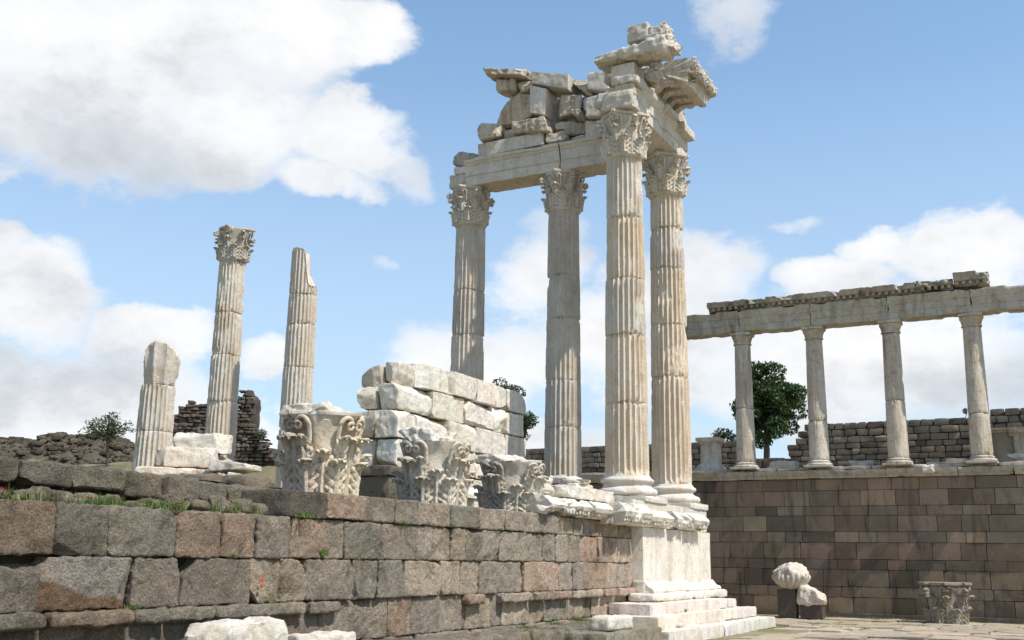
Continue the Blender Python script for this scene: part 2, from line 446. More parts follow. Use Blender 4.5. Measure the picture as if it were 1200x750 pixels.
def helixpair(acc, phi, H, rb, tint, seed, z0=.52, zt=.86, w=.19, rad=.024, fl=1.):
    for s in (-1, 1):
        r1 = w * .40; zc = H * zt - r1; pts = []
        for k in range(12):
            u = k / 11; pts.append((s * w * (.55 + .35 * u ** .7), H * z0 + (zc - H * z0) * u, .035 + .03 * u))
        cx = s * w * .50
        for k in range(1, 15): 
            a = PI * k / 14; pts.append((cx + s * r1 * math.cos(a), zc + r1 * math.sin(a), .07))
        for k in range(1, 16):
            a = PI + k / 15 * PI * 1.7; rr = r1 * .55 * (1 - .45 * k / 15); pts.append((cx - s * r1 + s * r1 * .55 + s * rr * math.cos(a), zc + rr * math.sin(a), .08 + .02 * k / 15))
        P = []
        for (tt, z, o) in pts:
            R0 = float(bellr(np.array(z), H, rb, fl)) + o; th = phi + tt / R0; P.append((R0 * math.cos(th), R0 * math.sin(th), z))
        r = np.array([rad * (1.15 - .45 * i / len(P)) for i in range(len(P))]); tube(acc, P, r, 8, tint)

def cornervolute(acc, phi, H, rb, tint, reach=.27, rad=.03, z0=.5):
    pts = []
    for k in range(12):
        u = k / 11; pts.append((rb + .05 + (reach - .10) * u ** 1.7, H * (z0 + (.84 - z0) * u ** .8)))
    cx, cz, r0 = rb + .05 + reach - .10, H * .84 - .075, .075
    for k in range(1, 30):
        a = PI / 2 - k / 29 * PI * 3; rr = r0 * (1 - .7 * k / 29); pts.append((cx + rr * math.cos(a), cz + rr * math.sin(a)))
    P = [(r * math.cos(phi), r * math.sin(phi), z) for r, z in pts]
    rr = np.array([rad * (1.15 - .35 * i / len(P)) for i in range(len(P))])
    T = (-math.sin(phi), math.cos(phi), 0)
    for o in (-.022, .022):
        tube(acc, [(p[0] + T[0] * o, p[1] + T[1] * o, p[2]) for p in P], rr, 8, tint)

def bell(acc, H, rb, tint, seed, fl=1., ztop=.88):
    pr = [(.0, .0), (rb * .8, 0), (rb * 1.0, 0.005), (rb * 1.03, .03), (rb, .06)] + [(float(bellr(np.array(z), H, rb, fl)), z) for z in np.linspace(.09, H * ztop, 16)] + [(0, H * ztop)]
    lathe(acc, pr, (0, 0, 0), 72, tint, .015, seed, .02)

def abacus(acc, H, z0, rc, rm, rot, tint, seed, dmg=.06, nseg=128, thick=None, shear=None, broken=0.):
    th = np.linspace(0, 2 * PI, nseg, endpoint=False); a = (th - rot) % (PI / 2) - PI / 4     # corner at a=+-45
    k = np.abs(a) / (PI / 4)
    R0 = rm + (rc - rm) * k ** 3.2
    R0 = np.where(k > .93, rc * (1 - .0 * k), R0)
    th_ = H - z0 if thick is None else thick
    levels = [(0, .0), (.80, 0), (.86, .05), (.90, .30), (.96, .42), (.99, .5), (1.0, .62), (1., .95), (.98, 1.), (.6, 1.), (0, 1.)]
    G = []
    for s, zl in levels:
        r = R0 * s; x = r * np.cos(th); y = r * np.sin(th); z = np.full(nseg, z0 + th_ * zl); G.append(np.stack([x, y, z], -1))
    G = np.array(G); q = G.reshape(-1, 3)
    e = fbm(q * 5, 4, seed) * .014 - ss(.05, .45, fbm(q * np.array([2.0, 2.0, 1]), 3, seed + 3)) * dmg
    rr = np.hypot(q[:, 0], q[:, 1]); f = np.where(rr > .05, (rr + e) / np.maximum(rr, .05), 1); q[:, 0] *= f; q[:, 1] *= f
    if broken:
        top = ss(z0 + th_ * .5, z0 + th_, q[:, 2]); q[:, 2] += top * fbm(q * np.array([1.6, 1.6, 0]), 3, seed + 8) * broken
    acc.grid(q.reshape(G.shape), tint, cv=True, flip=True)

def capital_accs(H=1.08, rb=.43, rot=0., seed=0, tint=TM, full=True, erode=.0, mot=None, nleaf=8, rm=.56, rc=.74, ab_dmg=.06, broken=0., split=True):
    """returns dict part name -> list of Acc"""
    D = {'bell': [], 'acanthus_leaf': [], 'volute': [], 'abacus': []}
    rng = np.random.RandomState(int(seed * 31 + 5) % 99999)
    b = Acc(); bell(b, H, rb, tint * .95, seed); D['bell'].append(b)
    zt = H * .88
    for k in range(8):
        a = Acc(); leaf(a, rot + PI / 8 + k * PI / 4, .0, H * .40 * rng.uniform(.92, 1.05), .335 * rb / .43, H, rb + .035, jt(tint, rng, .05), seed + k, out=.01); D['acanthus_leaf'].append(a)
    for k in range(8):
        if not full and mot is not None and not any(abs(((rot + k * PI / 4 - m + PI) % (2 * PI)) - PI) < .5 for m in mot): hh = H * .50
        else: hh = H * .66
        a = Acc(); leaf(a, rot + k * PI / 4, .02, hh * rng.uniform(.95, 1.04), .29 * rb / .43, H, rb - .02, jt(tint, rng, .05), seed + 20 + k, out=.045); D['acanthus_leaf'].append(a)
    if full:
        for k in range(4):
            a = Acc(); cornervolute(a, rot + PI / 4 + k * PI / 2, H, rb, tint); D['volute'].append(a)
            a = Acc(); helixpair(a, rot + k * PI / 2, H, rb, tint, seed + k, .5, .88, .17, .022); D['volute'].append(a)
    else:
        for m in (mot or []):
            a = Acc(); helixpair(a, m, H, rb, tint, seed + m, .46, .86, .25, .03); D['volute'].append(a)
            for s in (-1, 1):
                a = Acc(); leaf(a, m + s * .28, H * .30, H * .36, .20, H, rb + .03, tint, seed + 40 + m + s, out=.05); D['acanthus_leaf'].append(a)
    a = Acc(); abacus(a, H, zt - .005, rc, rm, rot, tint, seed + 60, ab_dmg, broken=broken); D['abacus'].append(a)
    # erosion: push vertices by noise
    for L in D.values():
        for a in L:
            for i, v in enumerate(a.v):
                n = fbm(v * 4.5, 3, seed + 77)
                c = v.copy(); c[:, 2] = 0; rr = np.maximum(np.linalg.norm(c, axis=1, keepdims=True), .05)
                cut = ss(.55 - erode, .95 - erode, n)
                tgt = np.minimum(rr[:, 0], bellr(v[:, 2], H, rb) + .015)
                nr = rr[:, 0] * (1 - cut) + tgt * cut + fbm(v * 14, 2, seed) * .006
                a.v[i] = np.concatenate([c[:, :2] / rr * nr[:, None], v[:, 2:3]], 1)
    return D

exec_parts = []
# ================================================================== CAMERA, SUN, SKY
def camera():
    P, Hd, RO = 0.21967, 0.485255, 0.0140548
    f = Vector((math.cos(P) * math.cos(Hd), math.cos(P) * math.sin(Hd), math.sin(P)))
    rt = Vector((math.sin(Hd), -math.cos(Hd), 0)); up = rt.cross(f); c, s = math.cos(RO), math.sin(RO)
    x = c * rt + s * up; y = -s * rt + c * up
    cam = bpy.data.objects.new('camera', bpy.data.cameras.new('camera')); COL.objects.link(cam)
    cam.matrix_world = Matrix(((x.x, y.x, -f.x, 0), (x.y, y.y, -f.y, 0), (x.z, y.z, -f.z, 1.5), (0, 0, 0, 1)))
    cam.data.sensor_width = 36; cam.data.lens = 1261.33 / 1200 * 36; cam.data.clip_end = 3000; cam.data.clip_start = .1
    scene.camera = cam
camera()
SUN = Vector((-.13, -.99, 0)).normalized() * math.cos(R(56)) + Vector((0, 0, math.sin(R(56))))
ld = bpy.data.lights.new('sun', 'SUN'); ld.energy = 3.9; ld.angle = R(.53); ld.color = (1, .95, .87)
lo = bpy.data.objects.new('sun', ld); COL.objects.link(lo); lo.rotation_euler = SUN.to_track_quat('Z', 'Y').to_euler()
lo.location = (10, -10, 40)

def sky():
    w = bpy.data.worlds.new('World'); scene.world = w; w.use_nodes = True; nt = w.node_tree; nt.nodes.clear()
    out = N(nt, 'ShaderNodeOutputWorld'); bg = N(nt, 'ShaderNodeBackground'); nt.links.new(bg.outputs[0], out.inputs[0])
    st = N(nt, 'ShaderNodeTexSky'); st.sky_type = 'NISHITA'; st.sun_disc = False; st.sun_elevation = R(56)
    st.sun_rotation = math.atan2(SUN.x, SUN.y); st.air_density = 1.0; st.dust_density = .6; st.ozone_density = 1.0; st.altitude = 300
    tc = N(nt, 'ShaderNodeTexCoord'); D = tc.outputs['Generated']
    sep = N(nt, 'ShaderNodeSeparateXYZ'); nt.links.new(D, sep.inputs[0])
    az = math_(nt, 'MULTIPLY', math_(nt, 'ARCTAN2', sep.outputs[1], sep.outputs[0]), 57.2958)
    el = math_(nt, 'MULTIPLY', math_(nt, 'ARCSINE', sep.outputs[2]), 57.2958)
    cb = N(nt, 'ShaderNodeCombineXYZ'); nt.links.new(az, cb.inputs[0]); nt.links.new(el, cb.inputs[1])
    def wn(scale, det, rough, off=(0, 0, 0)):
        mp = N(nt, 'ShaderNodeMapping'); mp.inputs['Location'].default_value = off; mp.inputs['Scale'].default_value = (1, 1, 1.6); nt.links.new(D, mp.inputs[0])
        n = N(nt, 'ShaderNodeTexNoise'); n.inputs['Scale'].default_value = scale; n.inputs['Detail'].default_value = det; n.inputs['Roughness'].default_value = rough
        nt.links.new(mp.outputs[0], n.inputs['Vector']); return n
    # warp
    wv = wn(5.5, 6, .6); vm = N(nt, 'ShaderNodeVectorMath', operation='SUBTRACT'); nt.links.new(wv.outputs['Color'], vm.inputs[0]); vm.inputs[1].default_value = (.5, .5, .5)
    vs = N(nt, 'ShaderNodeVectorMath', operation='SCALE'); nt.links.new(vm.outputs[0], vs.inputs[0]); vs.inputs['Scale'].default_value = 7.5
    va = N(nt, 'ShaderNodeVectorMath', operation='ADD'); nt.links.new(cb.outputs[0], va.inputs[0]); nt.links.new(vs.outputs[0], va.inputs[1])
    V = va.outputs[0]
    def blob(a, e, ra, re, wt):
        s = N(nt, 'ShaderNodeVectorMath', operation='SUBTRACT'); nt.links.new(V, s.inputs[0]); s.inputs[1].default_value = (a, e, 0)
        m = N(nt, 'ShaderNodeVectorMath', operation='MULTIPLY'); nt.links.new(s.outputs[0], m.inputs[0]); m.inputs[1].default_value = (1 / ra, 1 / re, 0)
        d = N(nt, 'ShaderNodeVectorMath', operation='DOT_PRODUCT'); nt.links.new(m.outputs[0], d.inputs[0]); nt.links.new(m.outputs[0], d.inputs[1])
        return math_(nt, 'MULTIPLY', math_(nt, 'SUBTRACT', 1.0, d.outputs['Value']), wt)
    BL = [(50.4,24.5,13.8,5.0,1),(41.1,26.7,7.7,3.1,1),(50.8,20.8,9.4,3.5,1),(42.9,21.8,5.9,3.6,1),(36.4,27.1,3.5,2.3,1),(36.6,21.9,4.6,2.3,1.0),(38.6,19.6,3.6,1.5,0.8),(44,20,5,2.2,.9),(53.2,12.7,4.4,3.1,1),(47.2,10.9,3.9,1.8,1),(51.1,7.3,10.0,3.3,1),(41.4,10.1,2.6,1.3,0.8),(54.6,15.2,1.9,1.1,0.8),(54.4,18.1,1.0,0.6,0.6),(26.4,15.1,3.8,2.5,0.8),(29.6,10.1,6.9,3.6,0.7),(16.7,15.0,4.1,2.4,0.75),(20.4,11.5,7.8,3.8,0.9),(3.9,14.8,4.3,2.4,1),(7.7,15.3,2.1,1.6,1),(10.3,13.8,3.4,1.6,1),(9.5,9.8,11.2,3.7,1),(36.7,4.9,26.5,3.1,0.9),(15.2,27.3,2.9,1.9,0.42),(11.2,17.0,1.6,0.7,0.35),(35.0,15.9,1.1,0.7,0.28),(25.5,17.4,2.8,1.8,0.45),(33.7,20.8,1.4,1.8,0.3),
          (-40,12,22,6,1),(-80,28,20,8,.9),(95,14,24,7,1),(130,30,18,8,.9),(-140,18,26,9,1)]
    acc = None
    for b in BL:
        v = blob(*b); acc = v if acc is None else math_(nt, 'SMOOTH_MAX', acc, v, .12)
    fine = wn(11, 10, .62, (3, 1, 2)).outputs['Fac']
    d = math_(nt, 'ADD', acc, math_(nt, 'MULTIPLY', math_(nt, 'SUBTRACT', fine, .5), 1.7))
    mask = ramp(nt, d, [(.0, 0), (.13, .14), (.32, .57), (.56, .90), (.9, 1)])
    # cloud colour: white tops, grey bellies
    g1 = wn(3.2, 5, .55, (8, 2, 5)).outputs['Fac']
    gs = None
    for b in [(51, 18.6, 12, 4.2, 1), (54, 8.0, 9, 2.6, .8), (4.5, 8.6, 9, 2.6, .9), (25, 6, 16, 3, .5), (44, 25, 5, 2, .5)]:
        v = math_(nt, 'MAXIMUM', blob(*b), 0.); gs = v if gs is None else math_(nt, 'ADD', gs, v)
    gg = math_(nt, 'ADD', math_(nt, 'MULTIPLY', gs, .55), math_(nt, 'MULTIPLY', math_(nt, 'SUBTRACT', g1, .42), 1.3))
    gg = math_(nt, 'ADD', gg, math_(nt, 'MULTIPLY', math_(nt, 'SUBTRACT', fine, .5), 1.5))
    K = 10.0
    ccol = ramp(nt, gg, [(.0, (.97, .97, .97)), (.25, (.86, .87, .89)), (.5, (.68, .71, .75)), (.9, (.50, .55, .61))])
    sc_ = N(nt, 'ShaderNodeVectorMath', operation='SCALE'); nt.links.new(ccol, sc_.inputs[0]); sc_.inputs['Scale'].default_value = SKYC
    # thin veil towards the horizon
    veil = ramp(nt, math_(nt, 'DIVIDE', el, 40.), [(0, .80), (.30, .58), (.62, .20), (1, .04)])
    vcol = N(nt, 'ShaderNodeVectorMath', operation='SCALE'); vcol.inputs[0].default_value = (.60, .71, .84); vcol.inputs['Scale'].default_value = SKYC
    skl = N(nt, 'ShaderNodeVectorMath', operation='MULTIPLY'); nt.links.new(st.outputs[0], skl.inputs[0]); skl.inputs[1].default_value = SKYM
    c = mix(nt, veil, skl.outputs[0], vcol.outputs[0])
    c = mix(nt, mask, c, sc_.outputs[0])
    nt.links.new(c, bg.inputs[0]); bg.inputs[1].default_value = .15
    w.cycles.sampling_method = 'MANUAL' if hasattr(w, 'cycles') else None
    if hasattr(w, 'cycles'): w.cycles.sample_map_resolution = 512
SKYC = 5.0; SKYM = (.72, .94, 1.0)
sky()
scene.view_settings.view_transform = 'Standard'; scene.view_settings.look = 'None'; scene.view_settings.exposure = .50; scene.view_settings.gamma = 1

# ================================================================== GROUND
def ground():
    n = 60; a = Acc()
    xs = np.concatenate([np.linspace(-900, -40, 12), np.linspace(-30, 33.9, 50), np.linspace(40, 1200, 14)]); ys = np.concatenate([np.linspace(-900, -40, 12), np.linspace(-30, 8, 40), np.linspace(12, 1200, 14)])
    X, Y = np.meshgrid(xs, ys, indexing='ij'); Z = fbm(np.stack([X * .3, Y * .3, X * 0], -1).reshape(-1, 3), 3, 4).reshape(X.shape) * .015 - .035
    a.grid(np.stack([X, Y, Z], -1)); struct(a.build('ground', M_GROUND))
    # paving slabs of the court
    rng = np.random.RandomState(11); a = Acc()
    x = 20.5
    pv = Acc()
    while x < 33.7:
        w = rng.uniform(.9, 1.5); y = -1.5 + rng.uniform(0, .6)
        while y < 8.9:
            l = rng.uniform(.7, 1.5); y1 = min(y + l, 9.4)
            ok = not (x < 27.9 and y1 > 7.0) and x + w < 34.0
            if ok and rng.rand() > .06:
                C = boxC(x + .03, x + w - .03, y + .03, y1 - .03, -.12, rng.uniform(.0, .035), .025, rng)
                stone(pv, C, .14, .03, .010, 4, 2, .4, jt((.50, .43, .33), rng, .16, .05), rng.randint(9999))
            y = y1
        x += w
    struct(pv.build('paving', M_COLM))
ground()

def wall_course(acc, joints, z0, z1, yf, rng, tintf, depth=.3, slant=.03, res=.02, chips=3, gap=.005, ztop=None, r=.022, amp=.010, rec=None, chipd=.30):
    for i in range(len(joints) - 1):
        x0, x1 = joints[i], joints[i + 1]; L = x1 - x0
        yo = rng.uniform(-.022, .022); 
        if rec: yo += rec(x0, x1)
        zt = z1 if ztop is None else ztop(x0, x1)
        C = boxC(x0 + gap, x1 - gap, yf + yo, yf + depth, z0 + gap, zt - gap)
        C[0, :, 1, 0] += rng.uniform(-slant, slant) * .5; C[1, :, 1, 0] += rng.uniform(-slant, slant) * .5
        C[..., 2] += rng.uniform(-.006, .006, (2, 1, 2))
        stone(acc, C, res, r, amp, 6., rng.randint(0, chips + 1) + (x0 < 12.5), chipd * (1.35 if x0 < 12.5 else 1), tintf(.5 * (x0 + x1), rng), rng.randint(99999), 60, tool=.011)
        if x0 == 7.04:      # old fracture: brown lower corner, pale pecked face above
            v = acc.v[-1]; m = ss(-.012, .012, (1.26 - (v[:, 0] - 7.04) * .20 + .05 * fbm(v * 3, 3, 4)) - v[:, 2])[:, None]
            acc.t[-1] = np.tile(np.array([.40, .37, .33]), (len(v), 1)) * (1 - m) + np.array([.27, .185, .12]) * m

def and_tint(x, rng):
    t = np.clip((x - 6) / 15, 0, 1)
    a = np.array([.30, .27, .22]) * (1 - t) + np.array([.56, .49, .415]) * t
    k = rng.rand()
    if k < .25: a = a * np.array([1.10, .96, .90])
    elif k < .52: a = a * np.array([.89, .92, .92])
    elif k < .68: a = a * np.array([1.16, 1.12, 1.06])
    return np.clip(a * rng.uniform(.84, 1.16), 0, 1)

YF = 8.6
def podium():
    rng = np.random.RandomState(3)
    w = thing('podium_wall', 'long rough wall of pinkish and grey blocks running up to the white marble pedestal', 'wall', (14, 8.8, 0))
    a = Acc()
    ext = [2.6, 3.5, 4.6, 5.4]
    C1 = ext + [6.07, 7.16, 7.81, 8.71, 9.4, 9.97, 10.59, 11.26, 11.72, 12.47, 13.47, 14.42, 14.83, 15.4, 15.98, 17.6, 18.13, 18.63, 19.3, 20.11, 21.66, 21.96]
    C1 = ext[:3] + [6.07, 7.16, 7.81, 8.71, 9.4, 9.97, 10.59, 11.26, 11.72, 12.47, 13.47, 14.42, 14.83, 15.4, 15.98, 17.0, 17.6, 18.13, 18.63, 19.3, 20.11, 20.85, 21.66, 21.96]
    C2 = ext[:3] + [5.7, 7.04, 8.16, 8.84, 9.95, 10.44, 10.93, 11.93, 12.5, 13.15, 14.19, 14.72, 15.3, 15.89, 16.91, 17.21, 18.32, 18.89, 19.54, 20.52, 21.03, 21.94]
    C3 = ext[:3] + [6.31, 7.14, 8.17, 8.66, 9.33, 9.9, 10.92, 11.29, 11.65, 12.4, 12.83, 13.42, 14.23, 14.98, 15.78, 16.18, 17.17, 17.78, 18.77, 19.42, 19.87, 21.02, 21.92]
    wall_course(a, C1, 1.48, 1.98, YF, rng, and_tint, slant=.10)
    wall_course(a, C2, .97, 1.48, YF, rng, and_tint, slant=.10)
    wall_course(a, C3, .44, .97, YF + .05, rng, and_tint, slant=.05)
    wall_course(a, ext[:3] + [6.2, 7.6, 9.1, 10.8, 12.1, 13.6, 15.2, 17, 18.6, 20.3, 21.9], 0.0, .44, YF + .04, rng, and_tint)
    # capping course: right of the dark block
    CAP = [11.26, 12.09, 12.82, 13.42, 14.34, 15.22, 16.13, 18.35]
    wall_course(a, CAP, 1.98, 2.32, YF - .03, rng, and_tint, chips=1)
    wall_course(a, [18.35, 18.94, 19.73, 20.44, 21.2, 21.95], 1.98, 2.3, YF + .01, rng, lambda x, r: and_tint(x, r) * .92, chips=0, r=.02)
    # nosing on top of the third course
    for x0, x1 in [(5.2, 7.1), (7.14, 8.15), (8.19, 8.64), (8.68, 9.31), (9.35, 9.88), (9.92, 10.9), (11.0, 11.6), (14.9, 15.4), (16.0, 17.1), (17.25, 17.75), (17.8, 18.7), (18.8, 19.4), (19.45, 20.2), (20.25, 20.95), (21.0, 21.9)]:
        stone(a, boxC(x0, x1, YF - .085, YF + .1, .82, .965), .035, .04, .016, 7, 3, .35, and_tint(x0, rng), rng.randint(9999))
    core = boxC(2.5, 21.9, YF + .16, YF + 1.3, -.1, 1.93); stone(a, core, .5, .01, .0, 1, 0, 0, (.10, .085, .065), 1)
    a.build('masonry', M_AND, w)
    # dark turned capping block
    a = Acc(); C = boxC(10.56, 11.25, YF - .04, 9.62, 1.985, 2.31)
    C[0, 1, :, 0] -= .40; C[1, 1, :, 0] -= .3
    stone(a, C, .03, .03, .012, 6, 1, .15, (.17, .155, .13), 5)
    o = a.build('capping_block', M_AND2, w); o['label'] = 'dark grey capping block turned at the step of the wall'
    # red paint dots
    a = Acc()
    for z in (1.175, 1.235): lathe(a, [(0, 0), (.021, 0), (.023, .004), (.018, .008), (0, .008)], (0, 0, 0), 16, (.5, .5, .5), 0); 
    b = Acc()
    for z in (1.172, 1.238):
        c = Acc(); lathe(c, [(0, 0), (.021, 0), (.023, .004), (.018, .008), (0, .009)], (0, 0, 0), 16, (.5, .5, .5), 0)
        c.xf(Matrix.Translation((10.06, YF - .055, z)) @ Matrix.Rotation(R(90), 4, 'X')); b.merge(c)
    b.build('painted_dots', M_RED, w)
    # rough foundation ledge in front of the wall
    a = Acc(); x = 3.0
    while x < 20.6:
        l = rng.uniform(.7, 1.5); yy = 7.2 if x < 12 else 7.95
        stone(a, boxC(x, min(x + l, 20.7) - .02, yy + rng.uniform(-.06, .06), YF + .2, -.1, .40 + rng.uniform(-.02, .03)), .05, .07, .035, 4, 3, .3, jt((.34, .31, .25), rng, .1), rng.randint(9999)); x += l
    tag(a.build('foundation_ledge', M_AND), 'low crumbling foundation ledge along the foot of the brown block wall', 'ledge')
podium()

def fill():
    rng = np.random.RandomState(2)
    xs = np.linspace(2, 26.4, 40); ys = np.concatenate([[9.45], np.linspace(9.7, 29, 40)]); X, Y = np.meshgrid(xs, ys, indexing='ij')
    Z = 2.36 + .05 * ss(9.3, 9.6, Y) + .5 * ss(12, 16, Y) + fbm(np.stack([X, Y, X * 0], -1).reshape(-1, 3) * .8, 3, 1).reshape(X.shape) * .04
    a = Acc(); a.grid(np.stack([X, Y, Z], -1)); struct(a.build('podium_ground', M_TERR))
    a = Acc(); stone(a, boxC(21.8, 26.55, YF + .1, 28.8, -.1, 2.25), .8, .02, .02, 1, 0, 0, (.3, .26, .2), 2)
    struct(a.build('podium_core', M_AND2))
    # hillside behind
    xs = np.concatenate([np.linspace(-60, 10, 30), np.linspace(11, 80, 90), np.linspace(85, 900, 20)]); ys = np.concatenate([np.linspace(28.9, 90, 90), np.linspace(95, 900, 20)])
    X, Y = np.meshgrid(xs, ys, indexing='ij'); dd = X * .8846 + Y * .4664
    Z = 2.9 + 1.9 * ss(34, 40, dd) + 1.2 * ss(41, 58, dd) - 3.0 * ss(75, 160, dd) + fbm(np.stack([X, Y, X * 0], -1).reshape(-1, 3) * .35, 5, 3).reshape(X.shape) * .22
    Z = np.where(Y < 29.2, 2.85, Z)
    a = Acc(); a.grid(np.stack([X, Y, Z], -1)); struct(a.build('hillside', M_TERR))
fill()

# ================================================================== UPPER LEFT COURSE
def upper_left():
    rng = np.random.RandomState(8)
    w = thing('upper_block_course', 'single row of dark grey andesite blocks along the grassy ledge at upper left', 'wall', (8, 9.3, 2))
    J = [3.2, 4.3, 5.3, 6.30, 7.18, 7.62, 8.15, 8.99, 9.46, 10.03, 10.65, 11.4]
    J = [3.2, 4.3, 5.3, 6.45, 7.15, 7.80, 8.50, 9.10, 9.62, 10.10, 10.75, 11.4]
    J = [x0 + .03 for x0 in J]
    for i in range(len(J) - 1):
        a = Acc(); zt = 2.425 - .005 * i - (.02 if J[i] > 9.4 else 0); zb = 2.17 - (.05 if i > 5 else 0) - (.07 if i > 7 else 0)
        stone(a, boxC(J[i] + .01, J[i + 1] - .012, 9.22 + rng.uniform(-.03, .03), 9.8, zb, zt), .03, .035, .015, 7, 3, .3, jt((.27, .24, .19), rng, .12), rng.randint(9999))
        a.build('block', M_AND2, w)
    # small fieldstones packed under it
    g = 'small fieldstones on the grassy ledge'
    for k in range(80):
        x = rng.uniform(5.5, 10.35); y = rng.uniform(8.92, 9.1) if k % 3 else rng.uniform(8.78, 8.95); s = rng.uniform(.035, .085) * (1.3 if x > 9 else 1)
        a = Acc(); z = 1.98
        c = jt((.33, .29, .22), rng, .2)
        stone(a, rotC(boxC(x - s * 1.3, x + s * 1.3, y - s, y + s, z, z + s * rng.uniform(1.2, 1.9)), (x, y, z + s), rng.uniform(-.5, .5), 0, rng.uniform(-.1, .1)), .02, s * .6, .012, 10, 4, .5, c, rng.randint(9999), 12)
        tag(a.build('fieldstone', M_RUB), 'small fieldstone wedged in the grass beneath the dark upper-left block row', 'stone', g)
    a = Acc(); stone(a, boxC(3, 11, 9.36, 9.9, 1.9, 2.25), .3, .04, .02, 3, 0, 0, (.10, .085, .06), 3)
    x = 3.2
    while x < 10.9:
        l = rng.uniform(.09, .30); h0 = rng.uniform(.07, .17)
        if rng.rand() < .8: stone(a, boxC(x, x + l - .015, 9.12 + rng.uniform(0, .1), 9.4, 1.97, 1.97 + h0), .03, .05, .015, 8, 4, .5, jt((.24, .215, .17), rng, .25), rng.randint(9999), 12)
        x += l
    stone(a, boxC(3, 11, 8.66, 9.4, 1.93, 1.985), .12, .02, .012, 5, 0, 0, (.17, .14, .09), 4, 60)
    a.build('bedding', M_RUB, w)
upper_left()

# ================================================================== PEDESTAL WITH STEPS
def pedestal():
    rng = np.random.RandomState(5)
    t = thing('marble_pedestal', 'tall white marble corner pedestal standing on stepped white slabs at the end of the podium', 'pedestal', (24.2, 8.3, 0))
    W = TW * 1.02
    a = Acc()
    C = boxC(21.93, 26.62, 8.35, 9.6, .86, 2.235); stone(a, C, .05, .015, .004, 3, 1, .03, W, 3, 90)
    a.build('die', M_WHITE, t)
    a = Acc()
    extrude(a, [(8.5, .84), (8.16, .84), (8.14, .90), (8.17, .96), (8.25, .985), (8.30, 1.03), (8.345, 1.10), (8.5, 1.10)], 'x', 22.0, 26.75, .05, W, 4, .008, .05)
    stone(a, boxC(21.62, 24.6, 8.02, 8.6, .70, .86), .05, .05, .02, 4, 3, .3, W * .96, 7, 60)
    stone(a, boxC(24.63, 26.95, 8.03, 8.6, .695, .865), .05, .04, .02, 4, 3, .3, W * .96, 8, 60)
    a.build('base_moulding', M_WHITE, t)
    a = Acc(); stone(a, boxC(21.90, 22.02, 8.33, 8.60, .86, 1.12), .03, .03, .02, 5, 3, .5, W * .8, 9); a.build('broken_corner', M_WHITE, t)
    # steps
    def st(name, *b, ch=3, cd=.2, tn=1., r=.014): 
        A = Acc(); stone(A, boxC(*b), .045, r, .009, 5, ch, cd, jt(W * tn, rng, .04), rng.randint(9999), 60); return A.build(name, M_WHITE, t)
    st('step', 20.62, 25.9, 7.72, 8.6, .47, .69, tn=.98); st('step', 26.0, 26.7, 7.75, 8.5, .47, .66, tn=.92)
    st('step', 20.2, 25.2, 7.40, 8.4, .235, .475); st('step', 25.24, 27.3, 7.42, 8.4, .235, .46, tn=.95)
    st('step', 19.8, 23.3, 7.05, 8.4, -.03, .235, tn=.97); st('step', 23.33, 25.2, 7.03, 8.2, -.03, .232); st('step', 25.23, 27.75, 7.06, 8.4, -.03, .225, tn=.96)
    a = Acc(); stone(a, rotC(boxC(17.75, 18.75, 7.35, 7.75, .33, .57), (18.2, 7.5, .4), R(-3)), .035, .06, .02, 5, 5, .4, W * .97, 12)
    o = a.build('marble_block', M_WHITE); tag(o, 'loose rounded white marble block lying at the left end of the pedestal steps', 'block')
    a = Acc()
    for x0, x1 in [(17.2, 18.4), (18.4, 19.9)]: stone(a, boxC(x0, x1, 7.2, 8.2, -.05, .33), .06, .04, .02, 4, 2, .3, jt((.46, .42, .34), rng), rng.randint(999))
    tag(a.build('bedding_stone', M_AND), 'grey bedding slabs under the loose white block beside the steps', 'slab')
    # stylobate above
    a = Acc()
    for x0, x1 in [(21.55, 23.3), (23.3, 24.9), (24.9, 26.62)]: stone(a, boxC(x0 + .004, x1 - .004, 8.42, 10.0, 2.24, 2.80), .07, .02, .01, 4, 2, .1, jt(TW * .9, rng), rng.randint(999))
    a.build('stylobate', M_COLM, t)
pedestal()

# ================================================================== CORNICE FRAGMENTS ON THE WALL TOP
def cornice_frag(x0, x1, y0, y1, z0, z1, seed, lab, tintk=1., mould=True, name='cornice_fragment', group=None):
    rng = np.random.RandomState(seed); t = TW * tintk
    a = Acc(); h = z1 - z0
    if mould:
        pr = [(y1, z0), (y0 + .22, z0), (y0 + .20, z0 + .08 * h), (y0 + .11, z0 + .16 * h), (y0 + .10, z0 + .26 * h), (y0 + .03, z0 + .34 * h), (y0, z0 + .55 * h), (y0 + .04, z0 + .68 * h), (y0 + .17, z1 - .02), (y1, z1)]
        extrude(a, pr, 'x', x0, x1, .025, t, seed, .014, .10)
        # carved leaf tongues along the moulding
        n = int((x1 - x0) / .13)
        for k in range(n):
            x = x0 + .05 + k * .13
            if pn(np.array([[x * 2.1, seed, .3]]))[0] > -.15: stone(a, boxC(x, x + .075, y0 + .05, y0 + .2, z0 + .10 * h, z0 + .38 * h), .02, .03, .015, 9, 2, .4, t * .95, seed + k)
    else:
        stone(a, boxC(x0, x1, y0, y1, z0, z1), .03, .02, .018, 6, 7, .5, t, seed)
    return tag(a.build(name, M_CAP if mould else M_WHITE), lab, 'stone fragment', group)
cornice_frag(17.38, 19.32, 8.33, 8.95, 2.315, 2.66, 21, 'long broken cornice fragment nearest the three big capitals, overhanging the wall', 1.0)
cornice_frag(19.36, 20.98, 8.30, 8.95, 2.31, 2.66, 22, 'broken moulded cornice fragment overhanging the wall just left of the column above the pedestal joint', .97)
